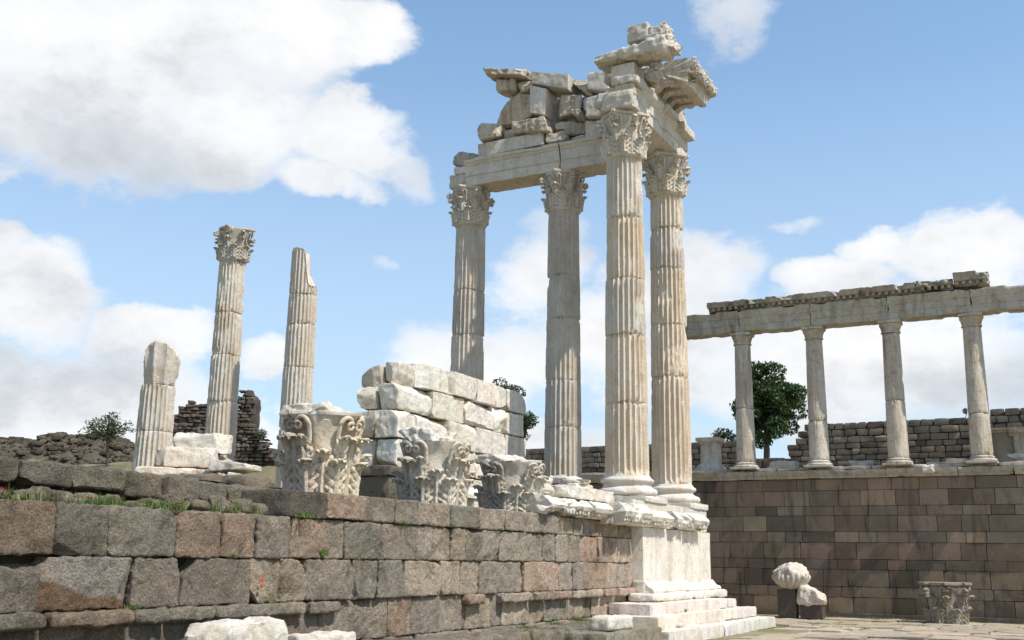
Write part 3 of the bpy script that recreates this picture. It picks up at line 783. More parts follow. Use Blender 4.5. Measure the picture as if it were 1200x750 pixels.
cornice_frag(18.45, 20.75, 8.50, 9.0, 2.665, 2.90, 24, 'flat weathered slab lying on top of two overhanging cornice fragments', .98, False, 'marble_slab')
cornice_frag(20.25, 21.75, 8.05, 8.6, 2.24, 2.70, 25, 'large broken crown moulding projecting over the left corner of the white pedestal', .93)
cornice_frag(21.85, 23.25, 8.10, 8.6, 2.24, 2.62, 26, 'pale crown moulding piece in the middle of the pedestal top', 1.0)
cornice_frag(23.4, 24.35, 8.05, 8.6, 2.245, 2.64, 27, 'rounded crown moulding piece on the pedestal below the second column', .98)
cornice_frag(24.42, 25.6, 8.03, 8.6, 2.245, 2.66, 28, 'scrolled crown moulding piece at the right end of the pedestal top', .96)
def torus_frag(c, r, h, lab, seed, cut=True):
    a = Acc(); pr = [(0, 0), (r * .9, 0), (r, h * .12), (r * 1.04, h * .28), (r, h * .42), (r * .86, h * .48), (r * .82, h * .6), (r * .88, h * .7), (r * .9, h * .82), (r * .84, h * .95), (r * .5, h), (0, h)]
    lathe(a, pr, c, 64, TW * .95, .03, seed, .14); return tag(a.build('column_base_fragment', M_COLM), lab, 'stone fragment')
torus_frag((18.0, 8.95, 2.66), .34, .38, 'rounded broken column base lying at the left end of the cornice fragments', 31)
torus_frag((19.75, 8.95, 2.89), .36, .20, 'flat round torus piece lying on the slab left of the front fluted column', 32)
a = Acc(); stone(a, boxC(19.6, 20.3, 9.0, 9.5, 3.0, 3.16), .03, .06, .03, 5, 5, .5, TW * .9, 44); stone(a, boxC(19.3, 20.2, 9.4, 9.9, 2.4, 3.02), .06, .06, .03, 5, 5, .3, TW * .85, 47)
tag(a.build('broken_block', M_COLM), 'small jagged marble lump on the round torus piece beside the front fluted column', 'stone fragment')
a = Acc(); stone(a, boxC(18.85, 19.35, 9.3, 9.8, 2.4, 2.95), .05, .05, .03, 5, 4, .3, TW * .7, 45)
tag(a.build('plinth_stone', M_COLM), 'grey marble plinth stone in the shade right of the smallest big capital', 'stone')

# ================================================================== TEMPLE COLUMNS
ZB, ZS, ZA, ZC = 2.79, 3.36, 11.0, 12.05
def col_base(acc, c, z0, r, tint, seed, plinth=True, dmg=.02):
    h = ZS - z0
    if plinth: stone(acc, boxC(c[0] - r * 1.42, c[0] + r * 1.42, c[1] - r * 1.42, c[1] + r * 1.42, z0, z0 + h * .25), .06, .02, .012, 4, 3, .3, tint, seed)
    zp = z0 + h * .25; H = h * .75
    def tor(zc, hh, rr): return [(rr + hh * math.cos(a), zc + hh * math.sin(a)) for a in np.linspace(-PI / 2, PI / 2, 9)]
    pr = [(0, zp)] + tor(zp + H * .20, H * .20, r * 1.22) + [(r * 1.18, zp + H * .43), (r * 1.09, zp + H * .50), (r * 1.07, zp + H * .60), (r * 1.13, zp + H * .68)] + tor(zp + H * .80, H * .12, r * 1.10) + [(r * 1.08, zp + H * .95), (r * 1.02, zp + H + .03), (0, zp + H + .03)]
    lathe(acc, pr, (c[0], c[1], 0), 96, tint, .006, seed, dmg)

def column(name, c, label, joints, seed, dmg, tints, r0=.505, r1=.425, z0=ZB, z1=ZA, cap=True, base=True, rot=0, topcut=None, group=None, capseed=1, per=9, capk=1., cut_from=None, offs=None, abd=.05):
    t = thing(name, label, 'column', (c[0], c[1], z0), group)
    rf = lambda z: (r0 + (r1 - r0) * np.clip((z - ZS) / (ZA - ZS), 0, 1) ** 1.15)
    rng = np.random.RandomState(seed)
    if base: a = Acc(); col_base(a, c, z0, r0, TW * .93, seed); a.build('base', M_COLM, t)
    zs = [ZS if base else z0] + joints + [z1]
    for i in range(len(zs) - 1):
        a = Acc(); d = dmg[i] if hasattr(dmg, '__len__') else dmg
        o = (offs[i] if offs else (rng.uniform(-.012, .012), rng.uniform(-.012, .012)))
        drum(a, (c[0] + o[0], c[1] + o[1]), zs[i], zs[i + 1], rf, ZS + .06, ZA - .02, tints[i % len(tints)], seed * 10 + i * 3.7, dmg=d, per=per,
             topcut=topcut if (topcut and zs[i + 1] > cut_from) else None, dz=.045)
        a.build('drum', M_COLM, t)
    if cap:
        a = Acc(); lathe(a, [(r1 - .03, ZA - .07), (r1 + .0, ZA - .07), (r1 + .012, ZA - .045), (r1 + .045, ZA - .03), (r1 + .055, ZA), (r1 + .035, ZA + .02), (r1 - .06, ZA + .03)], (c[0], c[1], 0), 96, TM, .006, seed, .01)
        D = capital_accs(ZC - ZA, .42, rot, capseed, TM * capk, True, rc=.70, rm=.53, ab_dmg=abd)
        Mx = Matrix.Translation((c[0], c[1], ZA))
        for k in ('bell', 'acanthus_leaf', 'volute'):
            for x in D[k]: x.xf(Mx); a.merge(x)
        cp = a.build('capital', M_CAP, t)
        ab = D['abacus'][0]; ab.xf(Mx); o = ab.build('abacus', M_CAP); o.parent = cp; o.location = (0, 0, 0)
    return t
g = 'fluted columns of the temple corner'
T1, T2, T3, T4 = TM * 1.08, TM * .98, TM * np.array([1.1, 1.04, .97]), TM * np.array([.86, .86, .88])
column('fluted_column', (22.95, 9.1), 'nearest and tallest fluted column above the white pedestal, cream drums under a carved capital', [5.03, 6.62, 7.95, 9.45], 1, [.08, .26, .36, .34, .16], [T3, T3, T2, T3, T1], rot=0, capseed=3, group=g, offs=[(0, 0), (.005, 0), (-.02, .0), (.01, -.01), (0, 0)])
column('fluted_column', (25.95, 9.1), 'right-hand corner column half hidden behind the nearest fluted column, with spalled middle drums', [6.1, 7.45, 8.95, 10.05], 2, [.12, .45, .60, .52, .30], [T3, T3, T3, T2, T1], rot=0, capseed=7, group=g)
column('fluted_column', (25.95, 12.1), 'greyish patched fluted column under the middle of the front architrave', [4.95, 6.2, 7.9, 9.1], 3, [.06, .70, .25, .42, .40], [T2, T4 * 1.08, T2, T4 * 1.05, T4 * 1.1], rot=0, capseed=11, group=g, capk=.92)
column('fluted_column', (25.95, 15.1), 'leftmost fluted column under the broken end of the architrave, rising behind the white block wall', [5.4, 7.7, 9.0], 4, [.2, .22, .24, .25], [T2, T1, T4, T2], rot=0, capseed=15, group=g, capk=.92, abd=.16)

# far flank columns
def cut3(x, y, z):      # tall column with a stepped broken top
    s = (x * .466 - y * .885)    # across the view
    lim = np.where(s > .02, 10.15 - .9 * np.clip(s, 0, .5) - .2, 10.98)
    lim = 10.98 - 1.05 * ss(.02, .22, s) - .7 * np.clip(s - .1, 0, 1) + fbm(np.stack([x * 5, y * 5, z * 0], -1).reshape(-1, 3), 3, 5).reshape(x.shape) * .10
    return np.minimum(z, lim)
column('broken_column', (25.95, 21.1), 'fluted column with jagged broken top, without capital, right behind the largest carved capital', [5.3, 7.2, 8.55, 9.5], 5, [.15, .18, .30, .25, .25], [TM * .98, TM, TM * 1.02, TM], cap=False, topcut=cut3, cut_from=9.8, z1=11.0, per=7)
column('broken_column', (25.95, 24.1), 'tall leaning-looking fluted column still carrying a weathered dark capital at left', [4.6, 6.3, 7.8, 9.2], 6, [.10, .16, .22, .42, .60], [TM * .98, TM, TM * .98, TM * .95], rot=R(20), capseed=21, capk=.78, per=7, abd=.16)
# stub column
def cutS(x, y, z):
    s = (x * .466 - y * .885); q = np.clip(1 - ((s - .0) / .56) ** 2, .05, 1)
    lim = 5.95 + 1.02 * np.sqrt(q) + fbm(np.stack([x * 4, y * 4, z * 0], -1).reshape(-1, 3), 3, 8).reshape(x.shape) * .04
    return np.minimum(z, lim)
def stub():
    # at depth 29
    dxy = Vector((20.45, 21.25)); c = (dxy.x * 1.0, dxy.y * 1.0)
    t = thing('stub_column', 'short fluted column stump with a rounded eroded top drum at far left', 'column', (c[0], c[1], 2.9))
    rf = lambda z: .485 - .018 * (z - 3.3)
    for i, (a0, a1, d, pl) in enumerate([(2.9, 4.62, .04, False), (4.62, 5.83, .16, False)]):
        a = Acc(); drum(a, c, a0, a1, rf, 2.5, 5.83, TM * (1.02 - .04 * i), 70 + i, dmg=d, per=8); a.build('drum', M_COLM, t)
    a = Acc()
    rf2 = lambda z: .42 + .05 * ss(5.9, 6.5, z)
    drum(a, (c[0] + .02, c[1] - .02), 5.84, 7.0, lambda z: rf2(z) * 1.0, 4, 9, TM * .92, 77, flutes=9, per=20, dmg=.28, topcut=cutS, rough=.012); a.build('drum', M_COLM, t)
    a = Acc(); stone(a, rotC(boxC(c[0] - .1, c[0] + .35, c[1] + .36, c[1] + .62, 2.9, 4.6), (c[0], c[1], 3), R(-10)), .06, .05, .02, 5, 2, .2, TM * .9, 71); a.build('splinter', M_COLM, t)
stub()

# ================================================================== TEMPLE ENTABLATURE
def quadX(q, x0, x1):
    (a, b, c, d) = q   # TL TR BR BL as (Y,Z) on plane x0
    C = np.zeros((2, 2, 2, 3))
    for i, x in enumerate((x0, x1)):
        C[i, 0, 1] = (x, a[0], a[1]); C[i, 1, 1] = (x, b[0], b[1]); C[i, 1, 0] = (x, c[0], c[1]); C[i, 0, 0] = (x, d[0], d[1])
    return C
RUB = [[(14.36, 15.46), (12.92, 15.16), (12.97, 14.95), (14.26, 15.23)], [(14.32, 15.19), (13.39, 15.02), (13.38, 14.68), (14.11, 14.79)], [(13.39, 14.94), (12.81, 14.9), (12.83, 14.54), (13.33, 14.61)], [(12.84, 15.09), (11.66, 14.77), (11.66, 14.3), (12.81, 14.72)], [(14.09, 14.79), (12.89, 14.52), (12.88, 13.72), (14.15, 13.69)], [(12.89, 14.71), (12.35, 14.49), (12.4, 13.68), (12.88, 13.85)], [(12.37, 14.4), (11.37, 14.17), (11.37, 13.69), (12.42, 13.6)], [(11.66, 14.77), (11.14, 14.66), (11.09, 14.11), (11.55, 14.28)], [(11.14, 14.76), (10.57, 14.65), (10.5, 14.07), (11.14, 14.25)], [(11.35, 14.14), (10.78, 14.03), (10.78, 13.68), (11.35, 13.73)], [(11.14, 13.95), (10.53, 13.98), (10.58, 13.31), (11.14, 13.39)], [(11.61, 13.78), (11.19, 13.7), (11.19, 13.33), (11.61, 13.43)], [(12.21, 13.54), (11.61, 13.58), (11.58, 13.27), (12.21, 13.26)], [(11.87, 13.35), (11.27, 13.34), (11.27, 13.01), (11.84, 13.06)], [(11.24, 13.36), (10.76, 13.32), (10.76, 12.77), (11.24, 12.83)], [(12.45, 13.17), (11.84, 13.19), (11.71, 12.89), (12.39, 12.88)], [(11.71, 12.99), (11.24, 12.98), (11.24, 12.83), (11.66, 12.86)], [(13.45, 13.67), (12.26, 13.65), (12.29, 13.2), (13.42, 13.3)], [(13.84, 13.58), (13.45, 13.61), (13.42, 13.3), (13.81, 13.29)], [(14.6, 13.85), (13.84, 13.74), (13.86, 13.3), (14.65, 13.3)], [(14.36, 13.25), (12.47, 13.25), (12.47, 12.87), (14.35, 12.83)], [(14.65, 13.28), (14.36, 13.28), (14.35, 12.83), (14.64, 12.83)], [(15.57, 13.3), (14.81, 13.09), (15.0, 12.68), (15.55, 12.72)], [(14.96, 13.09), (14.64, 13.12), (14.64, 12.8), (14.95, 12.83)]]
SMOOTH = {3: 1, 5: 1, 8: 1, 9: 1, 10: 1, 14: 1, 20: 1, 21: 1}
# front offset (towards the viewer) and thickness of each stone
OFF = {0: -.35, 1: -.12, 2: -.1, 3: -.22, 4: 0, 5: -.18, 6: 0, 7: -.02, 8: -.12, 9: .1, 10: -.22, 11: -.15, 12: .05, 13: -.08, 14: -.02, 15: -.1, 16: .05, 17: -.22, 18: .05, 19: -.22, 20: -.1, 21: .0, 22: .0, 23: .1}
def entab():
    rng = np.random.RandomState(14)
    t = thing('temple_entablature', 'marble architrave, rubble-filled gable and carved cornice carried by the four fluted columns', 'entablature', (25.9, 12, ZC))
    xf = 25.52
    pr = [(xf + .84, ZC), (xf + .02, ZC), (xf, ZC + .01), (xf, ZC + .285), (xf - .03, ZC + .295), (xf - .03, ZC + .60), (xf - .055, ZC + .61), (xf - .075, ZC + .66), (xf - .13, ZC + .70), (xf - .14, ZC + .775), (xf + .02, ZC + .78), (xf + .84, ZC + .78)]
    a = Acc(); extrude(a, pr, 'y', 12.03, 15.05, .06, TM * 1.03, 3, .006, .03); a.build('architrave_block', M_ENT, t)
    a = Acc(); extrude(a, pr, 'y', 9.3, 12.0, .06, TM * np.array([.96, .96, .97]), 4, .006, .04); a.build('architrave_block', M_ENT, t)
    a = Acc()
    stone(a, boxC(xf - .02, xf + .84, 15.05, 15.62, ZC, ZC + .42), .05, .08, .03, 4, 6, .35, TM * .9, 6); stone(a, boxC(xf + .0, xf + .8, 15.0, 15.45, ZC + .42, ZC + .66), .05, .05, .02, 4, 3, .2, TW, 7)
    a.build('broken_end', M_ENT, t)
    for i, q in enumerate(RUB):
        a = Acc(); sm = i in SMOOTH
        q = [(p[0], p[1]) for p in q]; cy = sum(p[0] for p in q) / 4; cz = sum(p[1] for p in q) / 4
        q = [(cy + (p[0] - cy) * .975, cz + (p[1] - cz) * .975) for p in q]
        C = quadX(q, 25.5 + OFF[i], 26.25)
        tt = TM * rng.uniform(.88, 1.08) if sm else TM * np.array([.90, .87, .82]) * rng.uniform(.72, 1.12)
        if i == 4: tt = TM * np.array([.95, .88, .8])
        stone(a, C, .03, .012 if sm else .03, .007 if sm else .032, 6, 2 if sm else 8, .2 if sm else .5, tt, 200 + i)
        a.build('infill_block', M_ENT if sm else M_STOA, t)
    a = Acc(); stone(a, boxC(25.75, 26.15, 9.0, 14.0, 12.8, 14.2), .2, .05, .05, 2, 0, 0, TG * .7, 3); a.build('infill_core', M_STOA, t)
    # flank architrave, faces the sun
    yf = 8.66
    pr2 = [(yf + .84, ZC), (yf + .02, ZC), (yf, ZC + .01), (yf, ZC + .285), (yf - .03, ZC + .295), (yf - .03, ZC + .56), (yf - .06, ZC + .58), (yf - .14, ZC + .69), (yf - .15, ZC + .77), (yf + .1, ZC + .78), (yf + .84, ZC + .78)]
    a = Acc(); extrude(a, pr2, 'x', 22.75, 26.4, .06, TW * .93, 5, .008, .07); a.build('flank_architrave', M_ENT, t)
    a = Acc()
    C = boxC(22.28, 22.82, 8.62, 9.50, ZC, 12.50); C[0, 1, 1, 1] -= .22
    stone(a, C, .04, .06, .025, 5, 5, .3, TM * .97, 12)
    stone(a, boxC(22.34, 22.9, 8.60, 9.1, 12.40, 12.66), .04, .03, .015, 5, 2, .2, TM * np.array([1, .92, .8]), 13)
    stone(a, boxC(22.30, 22.95, 8.50, 9.14, 12.66, 12.87), .035, .04, .02, 6, 4, .3, TM, 14)
    stone(a, boxC(22.4, 23.0, 9.1, 9.75, 12.2, 12.62), .05, .15, .04, 4, 6, .5, TM * .85, 15)
    a.build('architrave_stump', M_ENT, t)
    # frieze blocks with carved tongues
    a = Acc(); stone(a, boxC(22.72, 23.02, 8.72, 9.33, 12.87, 13.38), .04, .015, .006, 5, 1, .05, TM * 1.05, 16); stone(a, boxC(23.03, 23.5, 8.68, 9.33, 12.87, 13.38), .04, .02, .01, 5, 1, .05, TM, 17)
    a.build('frieze_block', M_ENT, t)
    a = Acc(); extrude(a, [(9.3, 12.86), (8.72, 12.86), (8.70, 12.9), (8.74, 13.05), (8.70, 13.3), (8.62, 13.36), (9.3, 13.36)], 'x', 23.5, 26.35, .04, TM, 19, .02, .05)
    for k in range(25):
        x = 23.05 + k * .13; h = rng.uniform(.28, .42)
        stone(a, boxC(x, x + .085, 8.60, 8.78, 12.9 + rng.uniform(0, .05), 12.95 + h), .025, .04, .02, 9, 3, .4, TM * rng.uniform(.85, 1.05), 300 + k)
    a.build('carved_frieze', M_CAP, t)
    # head / scroll corbel carved under the upper cornice
    a = Acc()
    for k, (x, y, z, s) in enumerate([(23.15, 8.38, 13.12, .2), (23.35, 8.5, 12.98, .14), (23.05, 8.3, 13.28, .13), (23.5, 8.45, 13.2, .14)]):
        stone(a, rotC(boxC(x - s, x + s, y - s, y + s, z - s, z + s), (x, y, z), .4 * k, .3), .03, s * .7, .04, 7, 6, .6, TM * .82, 320 + k)
    tube(a, [(23.0 + .17 * math.cos(u) * (1 - u / 14), 8.22, 13.08 + .17 * math.sin(u) * (1 - u / 14)) for u in np.linspace(0, 11, 50)], .035, 8, TM * .85)
    a.build('scroll_corbel', M_CAP, t)
    # upper cornice slab over the near column
    a = Acc()
    C = boxC(22.45, 23.18, 7.84, 9.74, 13.38, 13.80)
    C[:, 1, 0, 2] += .10; C[:, 1, 1, 2] -= .16; C[:, 1, :, 0] += .08; C[:, 0, 0, 2] += .03; C[1, :, :, 0] += .05
    stone(a, C, .035, .08, .045, 4.5, 7, .35, TM * np.array([.97, .97, .96]), 24, 64)
    stone(a, boxC(22.5, 23.22, 7.70, 8.2, 13.52, 13.84), .025, .04, .05, 8, 6, .5, TM * .95, 25)
    a.build('cornice_block', M_CAP, t)
    a = Acc(); C = boxC(22.75, 23.4, 7.93, 8.86, 13.86, 14.22); 
    stone(a, boxC(22.6, 23.2, 8.32, 8.88, 13.86, 14.30), .03, .03, .018, 5, 2, .2, TM * .92, 26); stone(a, boxC(22.6, 23.2, 7.95, 8.38, 13.86, 14.14), .03, .04, .025, 6, 3, .3, TM * .92, 27)
    stone(a, boxC(22.62, 23.2, 7.86, 8.02, 13.9, 14.28), .025, .05, .03, 8, 4, .5, TM * .9, 28)
    a.build('sima_block', M_CAP, t)
    # projecting cornice over the corner
    a = Acc()
    pr3 = [(9.4, 13.36), (8.66, 13.36), (8.5, 13.30), (7.86, 13.26), (7.84, 13.17), (7.74, 13.17), (7.72, 13.38), (7.68, 13.44), (7.64, 13.54), (7.56, 13.64), (7.54, 13.72), (7.8, 13.82), (9.4, 13.80)]
    pr3 = [(y, z - (.09 if y < 9 else .16)) for y, z in pr3]
    extrude(a, pr3, 'x', 23.74, 25.5, .035, TM * 1.0, 30, .018, .10)
    a.build('corona', M_ENT, t)
    a = Acc()
    for k in range(13):    # carved lotus crest on the outer edge
        x = 23.78 + k * .135; h = rng.uniform(.24, .42) * (1 if k < 12 else .8)
        stone(a, boxC(x, x + .10, 7.50, 7.64, 13.38, 13.40 + h * .8), .022, .045, .03, 10, 3, .5, TM * rng.uniform(.8, 1), 340 + k)
        stone(a, boxC(x + .03, x + .12, 7.54, 7.7, 13.33, 13.49), .025, .04, .03, 10, 2, .5, TM * .85, 370 + k)
    a.build('carved_crest', M_CAP, t)
    for k in range(4):      # consoles under the corona
        x = 23.75 + k * .48; a = Acc()
        extrude(a, [(8.66, 13.30), (8.10, 13.26), (8.06, 13.18), (8.10, 13.11), (8.18, 13.10), (8.26, 13.15), (8.42, 13.10), (8.55, 13.0), (8.66, 12.96)], 'x', x, x + .20, .03, TM * .92, 40 + k, .015, .04)
        tube(a, [(x + .10, 8.13 + .04 * math.cos(u), 13.15 + .04 * math.sin(u)) for u in np.linspace(0, 6, 14)], .03, 6, TM * .9)
        a.build('console', M_CAP, t)
    # dentil band between
    a = Acc()
    for k in range(20): stone(a, boxC(23.55 + k * .135, 23.63 + k * .135, 8.54, 8.7, 12.86, 12.93), .04, .01, .004, 9, 0, 0, TM, 60 + k)
    stone(a, boxC(24.3, 25.1, 8.42, 8.9, 12.70, 12.87), .04, .02, .01, 5, 1, .1, TW * .9, 90)
    stone(a, boxC(25.5, 26.45, 8.42, 9.3, 12.62, 12.86), .04, .03, .01, 5, 3, .2, TM, 91)
    stone(a, boxC(25.4, 26.3, 8.62, 9.5, 12.84, 13.3), .06, .03, .02, 5, 3, .2, TM * .9, 92)
    a.build('bed_moulding', M_ENT, t)
    a = Acc(); stone(a, boxC(24.8, 26.1, 9.3, 10.4, 12.84, 14.0), .08, .05, .03, 4, 4, .2, TM * .8, 93); stone(a, boxC(23.4, 25.2, 8.9, 9.8, 13.3, 13.9), .08, .08, .04, 4, 5, .3, TM * .85, 94)
    a.build('backing_block', M_STOA, t)
entab()

# ================================================================== THREE BIG CAPITALS ON THE WALL
def big_capital(c, z0, H, rb, rot, mots, seed, label, tint, top, rm=.60, rc=.66, left_dark=.6):
    t = thing('fallen_capital', label, 'capital', (c[0], c[1], z0), 'carved capitals lined up on the wall')
    D = capital_accs(H, rb, rot, seed, tint, False, mot=mots, rm=rm, rc=rc, ab_dmg=.07, broken=.0, erode=.0)
    Mx = Matrix.Translation((c[0], c[1], z0))
    sd = np.array([-.4664, .8846, 0])      # tint gets darker towards the left shoulder, edge broken by noise
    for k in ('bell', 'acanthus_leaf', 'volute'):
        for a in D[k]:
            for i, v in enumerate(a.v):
                m = ss(.05, .30, v @ sd + .22 * fbm(v * 2.4, 3, seed)) * left_dark
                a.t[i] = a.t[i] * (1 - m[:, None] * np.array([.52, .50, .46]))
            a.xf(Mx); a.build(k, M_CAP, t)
    # broken abacus: thick irregular slab
    a = Acc()
    abacus(a, H * .93, H * .84, rc, rm, rot, TW * .97, seed + 5, .10, 128)
    a.xf(Mx); a.build('abacus', M_CAP, t)
    a = Acc()
    for (x, y, sx, sy, h, rz) in top:
        stone(a, rotC(boxC(c[0] + x - sx, c[0] + x + sx, c[1] + y - sy, c[1] + y + sy, z0 + H * .88, z0 + H * .88 + h), (c[0] + x, c[1] + y, z0 + H), rz), .022, .02, .03, 7, 9, .8, TW * .95, seed + h * 10, 60)
    a.build('broken_crown', M_WHITE, t)
vd = math.atan2(-9.0, -11.6)      # towards the viewer
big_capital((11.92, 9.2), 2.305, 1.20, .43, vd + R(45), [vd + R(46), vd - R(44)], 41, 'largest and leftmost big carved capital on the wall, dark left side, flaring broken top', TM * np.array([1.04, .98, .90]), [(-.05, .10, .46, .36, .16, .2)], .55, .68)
big_capital((14.9, 9.26), 2.31, 1.15, .455, vd + R(45), [vd + R(46), vd - R(40)], 52, 'middle of the three big carved capitals, with a thick smooth broken slab on top', TM * np.array([.96, .95, .92]), [(-.08, .08, .46, .38, .20, .2)], .51, .56)
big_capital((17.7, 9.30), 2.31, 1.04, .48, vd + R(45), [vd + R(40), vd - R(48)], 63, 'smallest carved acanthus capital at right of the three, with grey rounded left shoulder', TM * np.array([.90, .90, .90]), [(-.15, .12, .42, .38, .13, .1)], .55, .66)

# ================================================================== WHITE BLOCK WALL
def white_wall():
    rng = np.random.RandomState(6); Yw = 12.1
    t = thing('marble_block_wall', 'ruined cella wall of stacked white marble blocks behind the three big capitals', 'wall', (20.9, 12.6, 2.5))
    rows = [(5.04, 5.56, [18.92, 20.08, 21.24, 22.25, 22.78, 23.79], 0), (4.47, 5.02, [18.08, 19.42, 20.75, 22.1, 22.79, 23.7], 0),
            (3.88, 4.45, [18.02, 18.72, 20.02, 21.3, 22.78, 23.88], 0), (3.3, 3.86, [18.04, 19.2, 20.6, 21.3, 22.7, 23.7], 0), (2.84, 3.28, [18.2, 19.6, 21.0, 22.3, 23.7], 1)]
    for z0, z1, J, k in rows:
        for i in range(len(J) - 1):
            a = Acc(); yo = rng.uniform(-.05, .05)
            C = boxC(J[i] + .012, J[i + 1] - .012, Yw + yo, 12.62, z0 + .006, z1 - .006)
            C[..., 2] += rng.uniform(-.012, .012, (2, 2, 2))
            stone(a, C, .028, .012, .010, 8, 7, .28, jt(TW * (.98 if not k else .8), rng, .06, .02), rng.randint(9999), 40)
            a.build('block', M_WHITE, t)
    for (xa, xb, ya, yb, z0, z1) in [(18.25, 18.95, 12.3, 12.62, 5.02, 5.48), (18.15, 18.95, 12.66, 13.15, 4.98, 5.42), (18.0, 18.9, 12.7, 13.12, 4.5, 4.97), (17.95, 18.9, 12.5, 13.2, 3.92, 4.44), (18.05, 18.9, 12.68, 13.12, 3.32, 3.86), (19.2, 20.8, 12.7, 13.2, 4.4, 5.4), (20.8, 23.6, 12.7, 13.2, 2.8, 5.3)]:
        a = Acc(); stone(a, boxC(xa, xb, ya, yb, z0, z1), .035, .025, .016, 5, 6, .4, jt(TM * .98, rng, .08), rng.randint(999), 30); a.build('block', M_WHITE, t)
    a = Acc(); stone(a, boxC(17.7, 19.7, 12.0, 13.25, 3.1, 3.29), .06, .02, .02, 4, 2, .2, (.26, .23, .185), 4); a.build('dark_slab', M_AND, t)
    a = Acc(); stone(a, boxC(17.75, 18.9, 12.03, 13.2, 2.5, 3.09), .06, .02, .02, 4, 2, .1, (.24, .22, .18), 5); a.build('dark_footing', M_AND, t)
    a = Acc(); stone(a, boxC(18.9, 20.9, 12.02, 13.2, 2.4, 3.09), .1, .01, .004, 4, 0, 0, TW, 6)
    extrude(a, [(12.3, 2.82), (11.86, 2.82), (11.86, 2.9), (11.93, 2.95), (12.0, 3.05), (12.3, 3.06)], 'x', 20.3, 23.6, .08, TW, 8, .004)
    stone(a, boxC(20.9, 23.6, 11.9, 12.9, 2.3, 2.82), .1, .01, .004, 4, 0, 0, TW * 1.0, 7)
    a.build('moulded_base', M_WHITE, t)
white_wall()

# ================================================================== PILE OF BLOCKS AT LEFT
PILE = [
(15.63, 14.91, 0.51, 0.3, 3.41, 3.8, -6, 'topmost long white block of the pile between the stump and the tall columns', 1.0, 6) ,
(15.08, 14.66, 0.45, 0.3, 3.1, 3.45, 8, 'squarish white block with a shaded left end in the middle of the left pile', 1.0, 3) ,
(15.4, 15.75, 0.12, 0.12, 3.17, 3.51, 0, 'narrow upright grey slab leaning behind the left pile of blocks', 0.75, 3) ,
(14.51, 14.66, 0.51, 0.28, 2.89, 3.04, 2, 'long flat white slab at the foot of the left block pile', 1.05, 4) ,
(15.18, 13.66, 0.38, 0.34, 2.99, 3.22, -12, 'pointed broken block at the right end of the left pile, grey on its left side', 0.95, 8) ,
(15.07, 13.37, 0.24, 0.28, 2.84, 2.98, 3, 'small flat block under the pointed block at the right of the left pile', 1.0, 3) ,
(15.92, 14.69, 0.16, 0.22, 3.18, 3.44, 0, 'small block wedged between the topmost and the pointed blocks of the left pile', 0.9, 4) ,
(15.04, 14.24, 0.2, 0.25, 2.86, 3.03, 5, 'small rounded stone at the bottom centre of the left block pile', 0.9, 6) ,
]
for i, (cx, cy, hw, hd, z0, z1, rz, lab, k, ch) in enumerate(PILE):
    a = Acc(); C = boxC(cx - hd, cx + hd, cy - hw, cy + hw, z0, z1)
    if 'pointed' in lab: C[:, 0, 1, 2] -= .10; C[:, 0, 0, 2] += .04
    if 'topmost' in lab: C[:, 0, 1, 2] -= .02; C[:, 0, 0, 2] += .0
    C = rotC(C, (cx, cy, z0), R(27.8 + rz))
    stone(a, C, .028, .02, .018, 5, ch, .42, TM * 1.12 * k, 400 + i, 44)
    tag(a.build('stone_block', M_COLM), lab, 'stone block', 'blocks heaped by the left columns')
# footing so that the heap stands on the podium
a = Acc()
for k, (x, y) in enumerate([(13.8, 15.1), (14.2, 14.4), (14.6, 13.8), (14.9, 13.2), (15.6, 15.0), (15.3, 14.2), (15.2, 15.6)]):
    stone(a, boxC(x - .45, x + .45, y - .45, y + .45, 2.3, 2.88), .1, .1, .04, 3, 4, .3, (.3, .26, .2), 430 + k)
tag(a.build('rubble_bed', M_RUB), None, None, None, 'structure')

